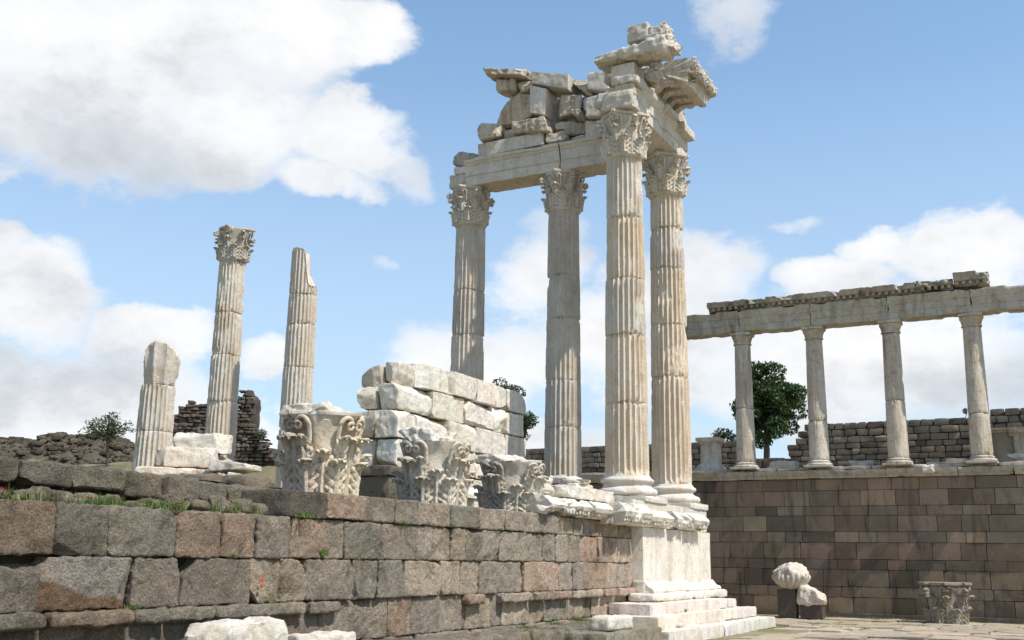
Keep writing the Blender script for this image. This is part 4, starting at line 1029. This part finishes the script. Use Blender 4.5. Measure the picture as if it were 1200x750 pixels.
# ================================================================== STOA: RETAINING WALL, COLUMNS, ENTABLATURE, BACK WALL
XR = 34.2
def stoa():
    rng = np.random.RandomState(12)
    t = thing('retaining_wall', 'tall dark brown ashlar retaining wall with a pale projecting cornice below the far colonnade', 'wall', (XR, 4, 0))
    Z = [0.10, .56, .87, 1.37, 1.67, 2.17, 2.49, 2.97, 3.26, 3.73, 4.09]
    a = Acc()
    for i in range(len(Z) - 1):
        y = -9.0 + rng.uniform(0, .8)
        while y < 15:
            l = rng.uniform(.5, 1.1) * (1.15 if Z[i + 1] - Z[i] > .4 else 1); y1 = y + l
            k = rng.rand(); low = i < 5
            b = np.array([.255, .200, .160]) if k < .55 else (np.array([.225, .198, .160]) if k < .66 else (np.array([.30, .24, .18]) if k < .86 else np.array([.185, .155, .128])))
            if low: b = b * .74  # lower courses painted darker, toning down the sunlight that falls there
            b = b * np.array([1.04, .96, .86])
            stone(a, boxC(XR + rng.uniform(-.006, .008), XR + .3, y + .004, y1 - .004, Z[i] + .003, Z[i + 1] - .003), .22, .012, .003 + .006 * low, 4, int(low and rng.rand() < .5), .08, b * rng.uniform(.72, 1.28) * (1 + rng.uniform(-.025, .025, 3)), rng.randint(9999), 9)
            y = y1
    stone(a, boxC(XR - .10, XR + .2, -9, 15, -.1, .10), .5, .02, .01, 2, 0, 0, (.13, .11, .09), 1, 60)
    stone(a, boxC(XR + .12, XR + .5, -9, 15, 0, 4.1), .8, .02, .0, 2, 0, 0, (.05, .04, .035), 1, 20)
    a.build('ashlar', M_ASH, t)
    y = -9.0
    while y < 15:
        l = rng.uniform(1.3, 2.3); a = Acc()
        xx = XR - rng.uniform(-.01, .02)
        extrude(a, [(xx + .4, 4.10), (xx - .06, 4.10), (xx - .08, 4.16), (xx - .13, 4.20), (xx - .17, 4.27), (xx - .18, 4.35), (xx + .4, 4.36)], 'y', y + .01, y + l - .01, .08, jt(TM * .78, rng, .12), rng.randint(999), .010, .03); a.build('cornice', M_STOA, t); y += l
    a = Acc(); y = -9.0     # stylobate slabs
    while y < 15:
        l = rng.uniform(.8, 2.0); stone(a, boxC(XR - .05 + rng.uniform(-.04, .06), XR + 1.4, y + .01, y + l - .01, 4.365, 4.43 + rng.uniform(0, .05)), .09, .02, .014, 4, 3, .4, jt(TM * .75, rng, .15), rng.randint(999), 30); y += l
    a.build('stylobate', M_STOA, t)
    # small bright broken chip of the cornice edge
    a = Acc(); stone(a, boxC(XR - .30, XR - .1, 3.78, 4.12, 4.2, 4.42), .04, .05, .03, 6, 4, .5, TW * 1.05, 5); o = a.build('broken_chip', M_WHITE, t)
    fl = Acc(); fl.grid(np.array([[[XR + .3, -40, 4.36], [XR + .3, 60, 4.36]], [[90, -40, 4.36], [90, 60, 4.36]]], float)); struct(fl.build('stoa_floor', M_TERR))

def stoa_column(y, seed, label):
    rng = np.random.RandomState(seed)
    c = (XR + .10, y); t = thing('stoa_column', label, 'column', (c[0], c[1], 4.44), 'columns of the far colonnade')
    a = Acc(); stone(a, boxC(c[0] - .42, c[0] + .42, y - .43, y + .43, 4.43, 4.50), .06, .02, .012, 4, 3, .4, TM * .85, seed)
    r = .29
    lathe(a, [(0, 4.495), (r * 1.35, 4.495), (r * 1.42, 4.53), (r * 1.34, 4.57), (r * 1.18, 4.58), (r * 1.16, 4.60), (r * 1.22, 4.62), (r * 1.15, 4.65), (r * 1.02, 4.67), (0, 4.68)], (c[0], y, 0), 64, TM * .85, .008, seed, .02); a.build('base', M_STOA, t)
    rf = lambda z: .305 - .05 * ((z - 4.6) / 3.9) ** 1.2
    z = 5.9 if seed % 2 else 6.4
    tt = TM * np.array([.92, .90, .87])
    for k, (z0, z1) in enumerate([(4.66, z), (z, 8.52)]):
        a = Acc(); drum(a, c, z0, z1, rf, 9, 20, tt * rng.uniform(.95, 1.08), seed * 7 + k, flutes=20, per=6, dmg=.1, dz=.08); a.build('drum', M_STOA, t)
    a = Acc()
    rr = .265; nn = 96; th = np.linspace(0, 2 * PI, nn, endpoint=False); G = []
    for z, r0, amp in [(8.50, rr, 0), (8.515, rr + .03, 0), (8.545, rr + .03, 0), (8.56, rr, .004), (8.62, rr + .005, .016), (8.70, rr + .025, .018), (8.76, rr + .06, .016), (8.79, rr + .07, .0), (8.795, rr + .04, 0)]:
        q = r0 + amp * np.cos(th * 20); G.append(np.stack([c[0] + q * np.cos(th), y + q * np.sin(th), np.full(nn, z)], -1))
    a.grid(np.array(G), tt, cv=True, flip=True)
    cp = a.build('capital', M_STOA, t)
    a = Acc(); stone(a, boxC(c[0] - .335, c[0] + .335, y - .335, y + .335, 8.80, 8.90), .04, .025, .01, 6, 3, .2, tt, seed + 3); o = a.build('abacus', M_STOA); o.parent = cp; o.location = (0, 0, 0)
stoa()
for i, (y, l) in enumerate([(9.49, 'far colonnade column standing in front of the dark leafy tree, leftmost seen in full'), (7.17, 'far colonnade column just right of the leafy tree'), (4.82, 'far colonnade column right of centre with a streaked grey face, third of the four'), (2.50, 'rightmost column of the far colonnade with tan patches, beside the marble niche'), (11.82, 'far colonnade column hidden mostly behind the temple corner'), (.15, 'far colonnade column just outside the right edge of the view')]):
    if i < 5: stoa_column(y, 50 + i, l)
def stoa_ent():
    rng = np.random.RandomState(21)
    t = thing('stoa_entablature', 'long weathered grey architrave with a broken dentil cornice on the far colonnade', 'entablature', (XR, 5, 8.9))
    x0 = XR - .22
    pr = [(x0 + .64, 8.90), (x0 + .01, 8.90), (x0, 8.92), (x0, 9.12), (x0 - .02, 9.13), (x0 - .02, 9.36), (x0 - .04, 9.37), (x0 - .07, 9.46), (x0 - .09, 9.52), (x0 - .09, 9.60), (x0 + .64, 9.61)]
    for y0, y1 in [(9.52, 12.1), (7.2, 9.49), (4.83, 7.17), (2.46, 4.80), (-.3, 2.43), (-3, -.33)]:
        a = Acc(); extrude(a, pr, 'y', y0, y1, .055, jt(TM * .80, rng, .08), rng.randint(999), .014, .05); a.build('architrave_block', M_STOA, t)
    # cornice stones with dentils: spans by y, descending to the left
    for y0, y1, dz, tn in [(10.5, 9.45, .0, .68), (9.44, 8.55, .005, .62), (8.54, 7.25, .01, .7), (7.24, 5.6, .0, .75), (5.59, 3.95, .01, .68), (3.94, 2.90, .03, .72), (2.88, 1.92, .10, .72)]:
        a = Acc(); xo = XR - .18; zb = 9.62 + dz; top = .30 if dz < .1 else .38
        extrude(a, [(xo + .7, zb), (xo - .03, zb), (xo - .05, zb + .12), (xo - .24, zb + .14), (xo - .26, zb + top - .08), (xo - .3, zb + top), (xo + .3, zb + top + .02), (xo + .7, zb + top - .05)], 'y', y1 + .003, y0 - .003, .04, jt(TM * tn, rng, .1), rng.randint(999), .028, .13)
        n = int((y0 - y1) / .19)
        for k in range(n): stone(a, boxC(xo - .19, xo, y1 + .05 + k * .19, y1 + .15 + k * .19, zb + .035, zb + .15), .04, .015, .008, 8, 1, .3, TM * tn, k + 3)
        a.build('cornice_block', M_STOA, t)
stoa_ent()

def back_wall():
    rng = np.random.RandomState(31)
    t = thing('back_wall', 'dark grey rubble-block wall behind the far colonnade with a stepped broken gap by the tree', 'wall', (40, 5, 4.4))
    a = Acc(); z = 4.36
    def top(y): 
        if y < 2.45: return 6.78
        if y < 8.85: return 6.58
        if y < 9.0: return 6.35
        if y < 9.25: return 6.1
        if y < 9.4: return 5.8
        if y < 9.6: return 5.5
        if y < 11.25: return 5.28
        return 6.16
    while z < 6.78:
        h = rng.uniform(.17, .26); y = -8 + rng.uniform(0, .3)
        while y < 21:
            l = rng.uniform(.28, .62); tp = top(y + l / 2)
            if z + h * .5 < tp:
                z1 = min(z + h, tp + .03)
                stone(a, boxC(40 + rng.uniform(-.03, .04), 40.35, y + .01, y + l - .01, z + .008, z1 - .008), .10, .02, .014, 6, 2, .3, jt((.225, .185, .145), rng, .32, .06), rng.randint(9999), 5)
            y += l
        z += h
    y = 9.6
    for l in (.85, .85): stone(a, boxC(39.9, 40.5, y, y + l - .03, 4.95, 5.33), .08, .03, .02, 5, 2, .2, (.15, .12, .10), 77 + y); y += l
    for ya, yb, tp in [(-8, 2.4, 6.7), (2.4, 8.8, 6.5), (8.8, 9.3, 5.7), (9.3, 11.25, 5.1), (11.3, 21, 6.05)]: stone(a, boxC(40.14, 41.0, ya, yb, 4.3, tp), .8, .02, .0, 2, 0, 0, (.07, .06, .05), 1, 30)
    a.build('masonry', M_ASH, t)
back_wall()

def stoa_bits():
    t = thing('altar', 'pale marble altar pedestal with flared foot and moulded top on the far terrace', 'altar', (34.85, 10.83, 4.45))
    c = (34.85, 10.83); T = TM * .92
    def fr(name, prs, z, seed):
        a = Acc(); G = []; n = 48
        for hw, zz in prs:
            u = np.linspace(0, 4, n, endpoint=False); k = u.astype(int); f = u - k
            cs = np.array([(-1, -1), (1, -1), (1, 1), (-1, 1), (-1, -1)], float); p = cs[k] * (1 - f[:, None]) + cs[k + 1] * f[:, None]
            q = np.stack([c[0] + p[:, 0] * hw, c[1] + p[:, 1] * hw, np.full(n, zz)], -1); q += (fbm(q * 6, 3, seed) * .012)[:, None] * np.array([1, 1, 0]); G.append(q)
        a.grid(np.array(G), T, cv=True, flip=True); a.build(name, M_STOA, t)
    fr('foot', [(0, 4.44), (.44, 4.44), (.44, 4.53), (.38, 4.56), (.36, 4.63), (.30, 4.70), (.28, 4.72), (0, 4.72)], 0, 1)
    fr('shaft', [(0, 4.70), (.275, 4.71), (.27, 5.34), (0, 5.34)], 0, 2)
    fr('crown', [(0, 5.33), (.28, 5.33), (.30, 5.37), (.34, 5.41), (.39, 5.44), (.40, 5.53), (.37, 5.56), (0, 5.56)], 0, 3)
    for (x, y, hx, hy, z0, z1, ch, lab, tn, s) in [(34.7, 8.38, .3, .42, 4.45, 4.70, 6, 'low moulded marble block between the first two colonnade columns', .95, 1), (34.6, 6.0, .25, .36, 4.46, 4.70, 9, 'rough grey boulder-like marble lump between the second and third colonnade columns', .8, 2),
                 (34.5, 3.75, .25, .3, 4.45, 4.52, 3, 'thin broken marble sliver lying right of the third colonnade column', .9, 3), (34.4, 3.2, .25, .28, 4.45, 4.60, 2, 'flat pale slab left of the rightmost colonnade column', .95, 4), (35.0, 1.65, .2, .22, 4.6, 4.75, 4, 'small white moulded scrap at the foot of the niche', 1.05, 5)]:
        a = Acc(); stone(a, boxC(x - hx, x + hx, y - hy, y + hy, z0, z1), .04, .04, .02, 5, ch, .5, TM * tn, 500 + s)
        if s == 1: stone(a, boxC(x - hx - .05, x + hx, y - hy - .05, y + hy + .05, z0 - .01, z0 + .08), .05, .02, .012, 5, 2, .3, TM * tn, 520)
        tag(a.build('marble_fragment', M_STOA), lab, 'stone fragment')
    t = thing('niche', 'grey marble niche front with cornice and pilaster at the right edge of the far terrace', 'niche', (38, 1, 4.4))
    a = Acc(); stone(a, boxC(38.05, 38.5, -3, 2.56, 4.36, 5.74), .15, .01, .004, 3, 0, 0, TM * .50, 1); a.build('panel', M_STOA, t)
    a = Acc(); extrude(a, [(38.4, 5.74), (38.0, 5.74), (37.96, 5.8), (37.9, 5.82), (37.88, 5.88), (38.4, 5.89)], 'y', -3, 2.62, .08, TM * .75, 3, .008); a.build('cornice', M_STOA, t)
    a = Acc(); stone(a, boxC(37.9, 38.2, 1.2, 1.80, 4.36, 5.62), .08, .01, .006, 3, 1, .1, TM * .8, 2); extrude(a, [(38.2, 5.60), (37.88, 5.60), (37.84, 5.68), (37.78, 5.72), (37.76, 5.80), (38.2, 5.8)], 'y', 1.1, 1.92, .05, TM * .8, 5, .008); a.build('pilaster', M_STOA, t)
stoa_bits()

# ================================================================== FRAGMENTS IN THE COURT
def court_bits():
    a = Acc(); rng = np.random.RandomState(1)
    c = (32.3, 7.75)
    t = thing('fluted_fragment', 'broken shell-like fluted marble chunk raised on a small dark brown stand by the retaining wall', 'stone fragment', (32.0, 7.75, .8))
    # fan-ribbed fragment: dome with ribs
    th = np.linspace(0, 2 * PI, 120, endpoint=False); ph = np.linspace(0, PI, 40); TH, PH = np.meshgrid(th, ph)
    r = np.sin(PH) ** .8; x = r * np.cos(TH); y = r * np.sin(TH); z = np.cos(PH)
    rib = 1 + .20 * (np.abs(np.cos(TH * 11)) ** .6 - .5) * ss(.40, .52, PH / PI) * np.sin(PH) ** .5
    q = np.stack([x * .42 * rib, y * .52 * rib * (1 - .25 * (z < 0) * -z), z * .38], -1); sh = q.shape; q = q.reshape(-1, 3)
    e = fbm(q * 4, 4, 3) * .07; e = e * ss(-.1, .1, q[:, 2]) + e * .15; l = np.maximum(np.linalg.norm(q, axis=1, keepdims=True), .01); q = q * (1 + e[:, None] / l * .9)
    q = q.reshape(sh) + np.array([32.0, 7.66, 1.15]); a.grid(q, TM * .95, cv=True, flip=False); a.build('ribbed_chunk', M_CAP, t)
    a = Acc(); stone(a, boxC(31.75, 32.1, 7.50, 8.02, 0, .80), .1, .01, .003, 3, 0, 0, (.085, .060, .048), 3); tag(a.build('display_stand', mat_plain('brown_plinth', (.085, .06, .05), .7)), 'narrow dark brown stand carrying the shell-like marble chunk', 'stand')
    a = Acc(); C = boxC(31.7, 32.3, 6.72, 7.45, .38, .92); C[:, 0, 1, 2] -= .22; C[:, 1, 1, 2] += .06; stone(a, C, .03, .08, .04, 4, 6, .4, TM * 1.0, 9)
    tag(a.build('marble_fragment', M_COLM), 'sloping rounded marble fragment right of the shell-like chunk on a lower dark stand', 'stone fragment')
    a = Acc(); stone(a, boxC(31.8, 32.2, 6.78, 7.40, 0, .40), .1, .01, .003, 3, 0, 0, (.085, .060, .048), 4); tag(a.build('display_stand', bpy.data.materials['brown_plinth']), 'lower dark brown stand under the sloping marble fragment', 'stand')
    # capital on the court floor
    t = thing('fallen_capital', 'single weathered carved capital standing alone on the paving before the retaining wall at right', 'capital', (32.3, 3.55, 0))
    c = (32.2, 3.55); rot = R(180 + 8)
    D = capital_accs(1.08, .46, rot, 91, TM * np.array([.46, .44, .42]), True, rc=.70, rm=.58, ab_dmg=.10)
    Mx = Matrix.Translation((c[0], c[1], 0))
    for k in D:
        for x in D[k]: x.xf(Mx); x.build(k, M_CAP, t)
court_bits()

def front_blocks():
    a = Acc(); C = boxC(8.18, 9.44, 7.6, 7.95, .42, .865); C[0, :, 1, 2] -= .02
    stone(a, C, .022, .04, .022, 5, 6, .35, TW * 1.0, 611, 60)
    tag(a.build('marble_block', M_WHITE), 'long chipped white marble block lying at the foot of the brown wall, bottom left', 'block')
    a = Acc(); stone(a, boxC(9.86, 10.72, 7.62, 8.05, .40, .665), .025, .05, .022, 5, 4, .35, TW * .98, 612, 50)
    tag(a.build('marble_block', M_WHITE), 'low white marble block just right of the long chipped one at the bottom edge', 'block')
front_blocks()

# ================================================================== RUIN, RUBBLE HILL
RT = np.array([.4664, -.8846, 0]); FW = np.array([.8846, .4664, 0])
def vpt(a, d, z): return RT * a + FW * d + np.array([0, 0, z])
def ruin():
    rng = np.random.RandomState(44)
    t = thing('ruined_tower', 'dark ruined rubble-masonry tower with a thin spike, behind the column that keeps its capital', 'ruin', tuple(vpt(-15.6, 58, 5.5)))
    a0 = (42.87 * RT[0] + 43.06 * RT[1])
    def top(a):
        u = (a - a0) / 5.45 * 112 + 208    # reference column
        if u < 207: return 0
        if u < 219: return 9.15 + .5 * (u - 207) / 12
        if u < 248: return 9.72 + .14 * math.sin(u * .6)
        if u < 270: return 9.5
        if u < 279: return 9.9
        if u < 291: return 10.42
        if u < 294: return 8.5
        if u < 322: return 8.45 - .05 * (u - 294)
        return 0
    a = Acc(); z = 5.2
    while z < 10.5:
        h = rng.uniform(.13, .24); x = a0 - .2
        while x < a0 + 5.8:
            l = rng.uniform(.2, .5)
            if z + h * .5 < top(x + l / 2):
                heap = (x - a0) / 5.45 * 112 + 208 > 292
                d = 58 + rng.uniform(-.1, .1) + (rng.uniform(-.6, .3) if heap else 0)
                C = np.zeros((2, 2, 2, 3))
                for i in (0, 1):
                    for j in (0, 1):
                        for k in (0, 1): C[i, j, k] = vpt(x + (.01 if i == 0 else l - .01), d + j * .6, z + (.01 if k == 0 else h - .005)) + rng.uniform(-.03, .03, 3)
                stone(a, C, .14, .06, .03, 5, 2, .4, jt((.17, .145, .12), rng, .3), rng.randint(9999), 4)
            x += l
        z += h
    a.build('masonry', M_RUB, t)
    a = Acc(); 
    for xa, xb, zt in [(.05, 2.0, 9.4), (2.0, 3.4, 9.3), (3.4, 4.05, 10.2), (4.05, 5.4, 7.2)]:
        C = np.zeros((2, 2, 2, 3))
        for i in (0, 1):
            for j in (0, 1):
                for k in (0, 1): C[i, j, k] = vpt(a0 + (xa if i == 0 else xb), 58.2 + j * 2.0, 5.0 if k == 0 else zt)
        stone(a, C, .3, .1, .12, 2, 2, .2, (.12, .10, .085), 7)
    a.build('core', M_RUB, t)
ruin()
def hill():
    rng = np.random.RandomState(45)
    px = np.array([-400, -60, 0, 30, 55, 72, 85, 100, 140, 160, 185, 215, 330, 420]); zt = np.array([6.6, 7.4, 7.55, 7.7, 7.5, 7.9, 7.95, 7.85, 7.85, 7.5, 6.9, 6.2, 5.9, 5.2])
    ax = lambda u: (u - 600) / 1261.33 * 61.2
    A = np.linspace(ax(-400), ax(420), 260); Dd = np.linspace(55, 72, 60); AA, DD = np.meshgrid(A, Dd, indexing='ij')
    T = np.interp(AA, ax(px), zt); prof = ss(55, 60, DD) * (1 - ss(64, 72, DD)); Z = 5.0 + (T - 5.0) * prof
    P = RT[None, None] * AA[..., None] + FW[None, None] * DD[..., None]; q = P.reshape(-1, 3)
    Z = Z + (fbm(q * .9, 4, 5) * .22 + fbm(q * 3, 3, 6) * .06).reshape(Z.shape) * (prof > .02); P[..., 2] = Z
    a = Acc(); a.grid(P, (.13, .115, .09)); struct(a.build('rubble_hill', M_RUB))
    a = Acc()
    for k in range(1500):
        u = rng.uniform(-60, 215); d = rng.uniform(56.5, 62); s = .05 + .17 * rng.rand() ** 2.5; x = ax(u)
        pf = float(ss(55, 60, np.array(d))); z = 5 + (np.interp(x, ax(px), zt) - 5) * pf + rng.uniform(-.12, .12)
        c = vpt(x, d, z); stone(a, rotC(boxC(c[0] - s, c[0] + s, c[1] - s * 1.5, c[1] + s * 1.5, c[2] - s * .6, c[2] + s * .7), c, rng.uniform(0, 3)), .3, s * .4, .02, 5, 2, .5, jt((.145, .125, .10), rng, .4), k, 3)
    o = a.build('hill_rubble', M_RUB, None, False); tag(o, 'grey-brown fallen stones strewn over the distant rubble ridge at left', 'rubble', None, 'stuff')
hill()

# ================================================================== TREES AND PLANTS
def leaves(acc, cen, rad, n, size, rng, tint=(1, 1, 1), shell=.5):
    d = rng.normal(size=(n, 3)); d /= np.linalg.norm(d, axis=1, keepdims=True); r = rng.uniform(shell, 1, n) ** .7
    c = np.array(cen) + d * r[:, None] * np.array(rad)
    u = rng.normal(size=(n, 3)); u /= np.linalg.norm(u, axis=1, keepdims=True); v = np.cross(u, rng.normal(size=(n, 3))); v /= np.linalg.norm(v, axis=1, keepdims=True)
    s = size * rng.uniform(.6, 1.3, n)[:, None]
    V = np.stack([c - u * s, c + v * s * .45, c + u * s, c - v * s * .45], 1).reshape(-1, 3)
    F = np.arange(4 * n).reshape(n, 4); t = np.repeat(np.array(tint)[None] * rng.uniform(.7, 1.35, (n, 1)), 4, 0)
    acc.add(V, F, t)
def tree(name, label, base, top, crown_c, crown_r, nclump, nleaf, size, mat, seed, trunk=.16, group=None, lean=(0, 0), cr=(.28, .5)):
    rng = np.random.RandomState(seed); t = thing(name, label, 'tree', base, group)
    base = np.array(base, float); cc = np.array(crown_c, float); rr = np.array(crown_r, float)
    a = Acc(); split = base + (cc - base) * .45; split[2] = cc[2] - rr[2] * .55
    pts = [base + (split - base) * u + np.array([.05 * math.sin(u * 5), .04 * math.cos(u * 4), 0]) for u in np.linspace(0, 1, 8)]
    tube(a, pts, np.linspace(trunk, trunk * .7, 8), 10, (.5, .5, .5))
    L = Acc(); cl = []
    for k in range(nclump):
        d = rng.normal(size=3); d /= np.linalg.norm(d); c = cc + d * rr * rng.uniform(.35, 1.0)
        cl.append(c)
    for c in cl:
        m = pts[-1] + (c - pts[-1]) * .5 + rng.uniform(-.1, .1, 3); 
        P = [pts[-1] * (1 - u) ** 2 + 2 * u * (1 - u) * m + c * u * u for u in np.linspace(0, 1, 8)]
        tube(a, P, np.linspace(trunk * .42, .012, 8), 6, (.5, .5, .5))
        s = rng.uniform(*cr); leaves(L, c, (s, s, s * .75), int(nleaf * (s / .4) ** 2), size, rng, np.array([1, 1, 1]) * rng.uniform(.75, 1.25))
    a.build('trunk', M_BARK, t); L.build('crown', mat, t, False)
    return t
tree('leafy_tree', 'round dark green leafy tree seen between the first two columns of the far colonnade', (47.6, 12.35, 4.3), 0, (47.85, 12.15, 8.4), (1.35, 1.5, 1.85), 105, 170, .085, M_TREE, 1, .17, cr=(.3, .55))
tree('bush', 'low green bush peeping over the wall left of the round leafy tree', (46.9, 14.1, 4.3), 0, (46.9, 13.85, 6.95), (.5, .6, .6), 16, 130, .07, M_TREE2, 2, .06, cr=(.2, .34))
tree('shrub', 'dark feathery shrub top showing above the white block wall beside the leftmost temple column', (39.6, 21.35, 2.9), 0, (39.7, 21.3, 8.1), (.8, .85, 1.0), 30, 150, .07, M_TREE2, 3, .12, cr=(.22, .4))
tree('shrub', 'green shrub bulging out from the right end of the white block wall', (40.1, 20.5, 2.9), 0, (40.1, 20.6, 6.95), (.5, .5, .75), 26, 150, .07, M_TREE, 4, .1, cr=(.2, .36))
tree('small_tree', 'small solitary wispy tree on the rubble ridge at far left', (27.0, 30.25, 4.2), 0, (26.98, 30.3, 5.85), (.78, .82, .55), 60, 80, .055, M_TREE2, 5, .055, cr=(.14, .28))
tree('bush', 'tiny dark bush on the ridge left of the small solitary tree', (41.1, 50.4, 6.5), 0, (41.1, 50.3, 7.6), (.5, .5, .3), 10, 70, .08, M_TREE2, 6, .05, cr=(.22, .34))
tree('bush', 'small green tuft growing on the heap right of the ruined tower', (44.7, 38.6, 7.2), 0, (44.75, 38.75, 8.0), (.35, .4, .2), 8, 60, .07, M_TREE, 7, .04, cr=(.18, .3))
tree('sapling', 'tiny spiky sapling sticking up from the back wall between the third and fourth columns', (40.2, 3.35, 6.5), 0, (40.2, 3.35, 6.85), (.04, .05, .22), 6, 500, .03, M_TREE2, 8, .012, cr=(.06, .1))

def grass():
    rng = np.random.RandomState(77)
    def tuft(acc, x, y, z, n, h, spread):
        p = np.stack([x + rng.normal(0, spread, n), y + rng.normal(0, spread * .6, n), np.full(n, z)], -1); a = rng.uniform(0, 2 * PI, n); hh = h * rng.uniform(.4, 1.2, n)
        w = .004 + .004 * rng.rand(n); dx = np.stack([np.cos(a) * w, np.sin(a) * w, 0 * a], -1); le = np.stack([rng.normal(0, .35, n) * hh, rng.normal(0, .35, n) * hh, hh], -1)
        V = np.stack([p - dx, p + dx, p + le * .55 + dx * .7, p + le], 1).reshape(-1, 3); acc.add(V, np.arange(4 * n).reshape(n, 4), np.repeat(rng.uniform(.6, 1.5, (n, 1)) * np.array([[1, 1, 1]]), 4, 0))
    a = Acc()
    for k in range(230):
        x = rng.uniform(5.2, 10.4); 
        if pn(np.array([[x * 1.3, .5, .5]]))[0] < -.18: continue
        tuft(a, x, rng.uniform(8.70, 9.12), 1.98, 26, rng.uniform(.05, .15), .035)
    tag(a.build('grass', M_GRASS, None, False), 'green weeds and grass growing along the ledge above the left wall', 'grass', None, 'stuff')
    a = Acc()
    for (x, y, z, n, h, s) in [(9.6, 8.6, 1.49, 90, .05, .03), (11.25, 8.58, 1.52, 120, .10, .03), (10.75, 8.52, 1.98, 200, .06, .09), (13.0, 8.56, 1.985, 110, .045, .05), (14.4, 8.56, 1.985, 90, .035, .05), (15.9, 8.56, 1.985, 80, .04, .04), (17.4, 8.56, 1.985, 80, .035, .04), (12.0, 8.6, 1.48, 60, .03, .04), (8.2, 8.6, .97, 80, .05, .04), (10.3, 8.57, .975, 60, .04, .03), (18.6, 8.3, .44, 160, .06, .12), (19.6, 8.3, .44, 160, .06, .15), (17.3, 8.2, .44, 120, .05, .1), (16.0, 8.1, .44, 120, .05, .12), (22.6, 7.66, .24, 40, .05, .02), (22.7, 7.70, .48, 40, .07, .015), (21.6, 7.98, .7, 60, .04, .1), (24.2, 8.0, .7, 60, .05, .02), (21.3, 7.38, .23, 60, .05, .05), (24.8, 7.4, .22, 50, .05, .06), (24.9, 8.08, 2.25, 60, .06, .05), (10.0, 9.1, 1.98, 200, .13, .15), (6.9, 8.9, 1.98, 200, .12, .3)]:
        tuft(a, x, y, z, n, h, s)
    tag(a.build('weeds', M_GRASS, None, False), 'tiny green weed tufts sprouting from joints of the brown wall and pedestal steps', 'weeds', None, 'stuff')
    a = Acc()
    for k in range(1500): 
        x = rng.uniform(27, 33.9); y = rng.uniform(-1, 8.6)
        if pn(np.array([[x * .5, y * .5, 2.]]))[0] < .02: continue
        tuft(a, x, y, -.02, 14, rng.uniform(.03, .08), .12)
    tag(a.build('court_grass', mat_leaf('dry_grass', (.22, .19, .07), (.30, .25, .11), .3), None, False), 'short dry yellowish grass growing between the paving slabs of the court', 'grass', None, 'stuff')
    # poppies
    pts = [(6.6, 8.72, 2.07), (6.68, 8.74, 2.055), (7.62, 8.72, 2.04), (8.78, 8.80, 2.12), (8.85, 8.74, 2.05), (10.33, 8.80, 2.10), (16.05, 9.0, 2.36), (16.12, 9.05, 2.37)]
    for i, (x, y, z) in enumerate(pts):
        t = thing('poppy', 'small red poppy flower growing in the greenery on top of the wall', 'flower', (x, y, z - .09), 'red poppies')
        a = Acc(); tube(a, [(x, y, z - .10), (x + .004, y, z - .04), (x, y, z)], .002, 5); a.build('stem', M_GRASS, t)
        a = Acc()
        for k in range(4):
            u = k * PI / 2; P = np.zeros((5, 5, 3))
            for m in range(5):
                for n in range(5):
                    s = m / 4; w = (n / 4 - .5) * 1.7; r = .006 + .024 * s; P[m, n] = (x + r * math.cos(u + w * .6), y + r * math.sin(u + w * .6), z + .016 * s ** 1.6 + .002 * math.cos(w * 4))
            sheet(a, P, .001, (1, 1, 1))
        a.build('petals', M_RED, t)
grass()
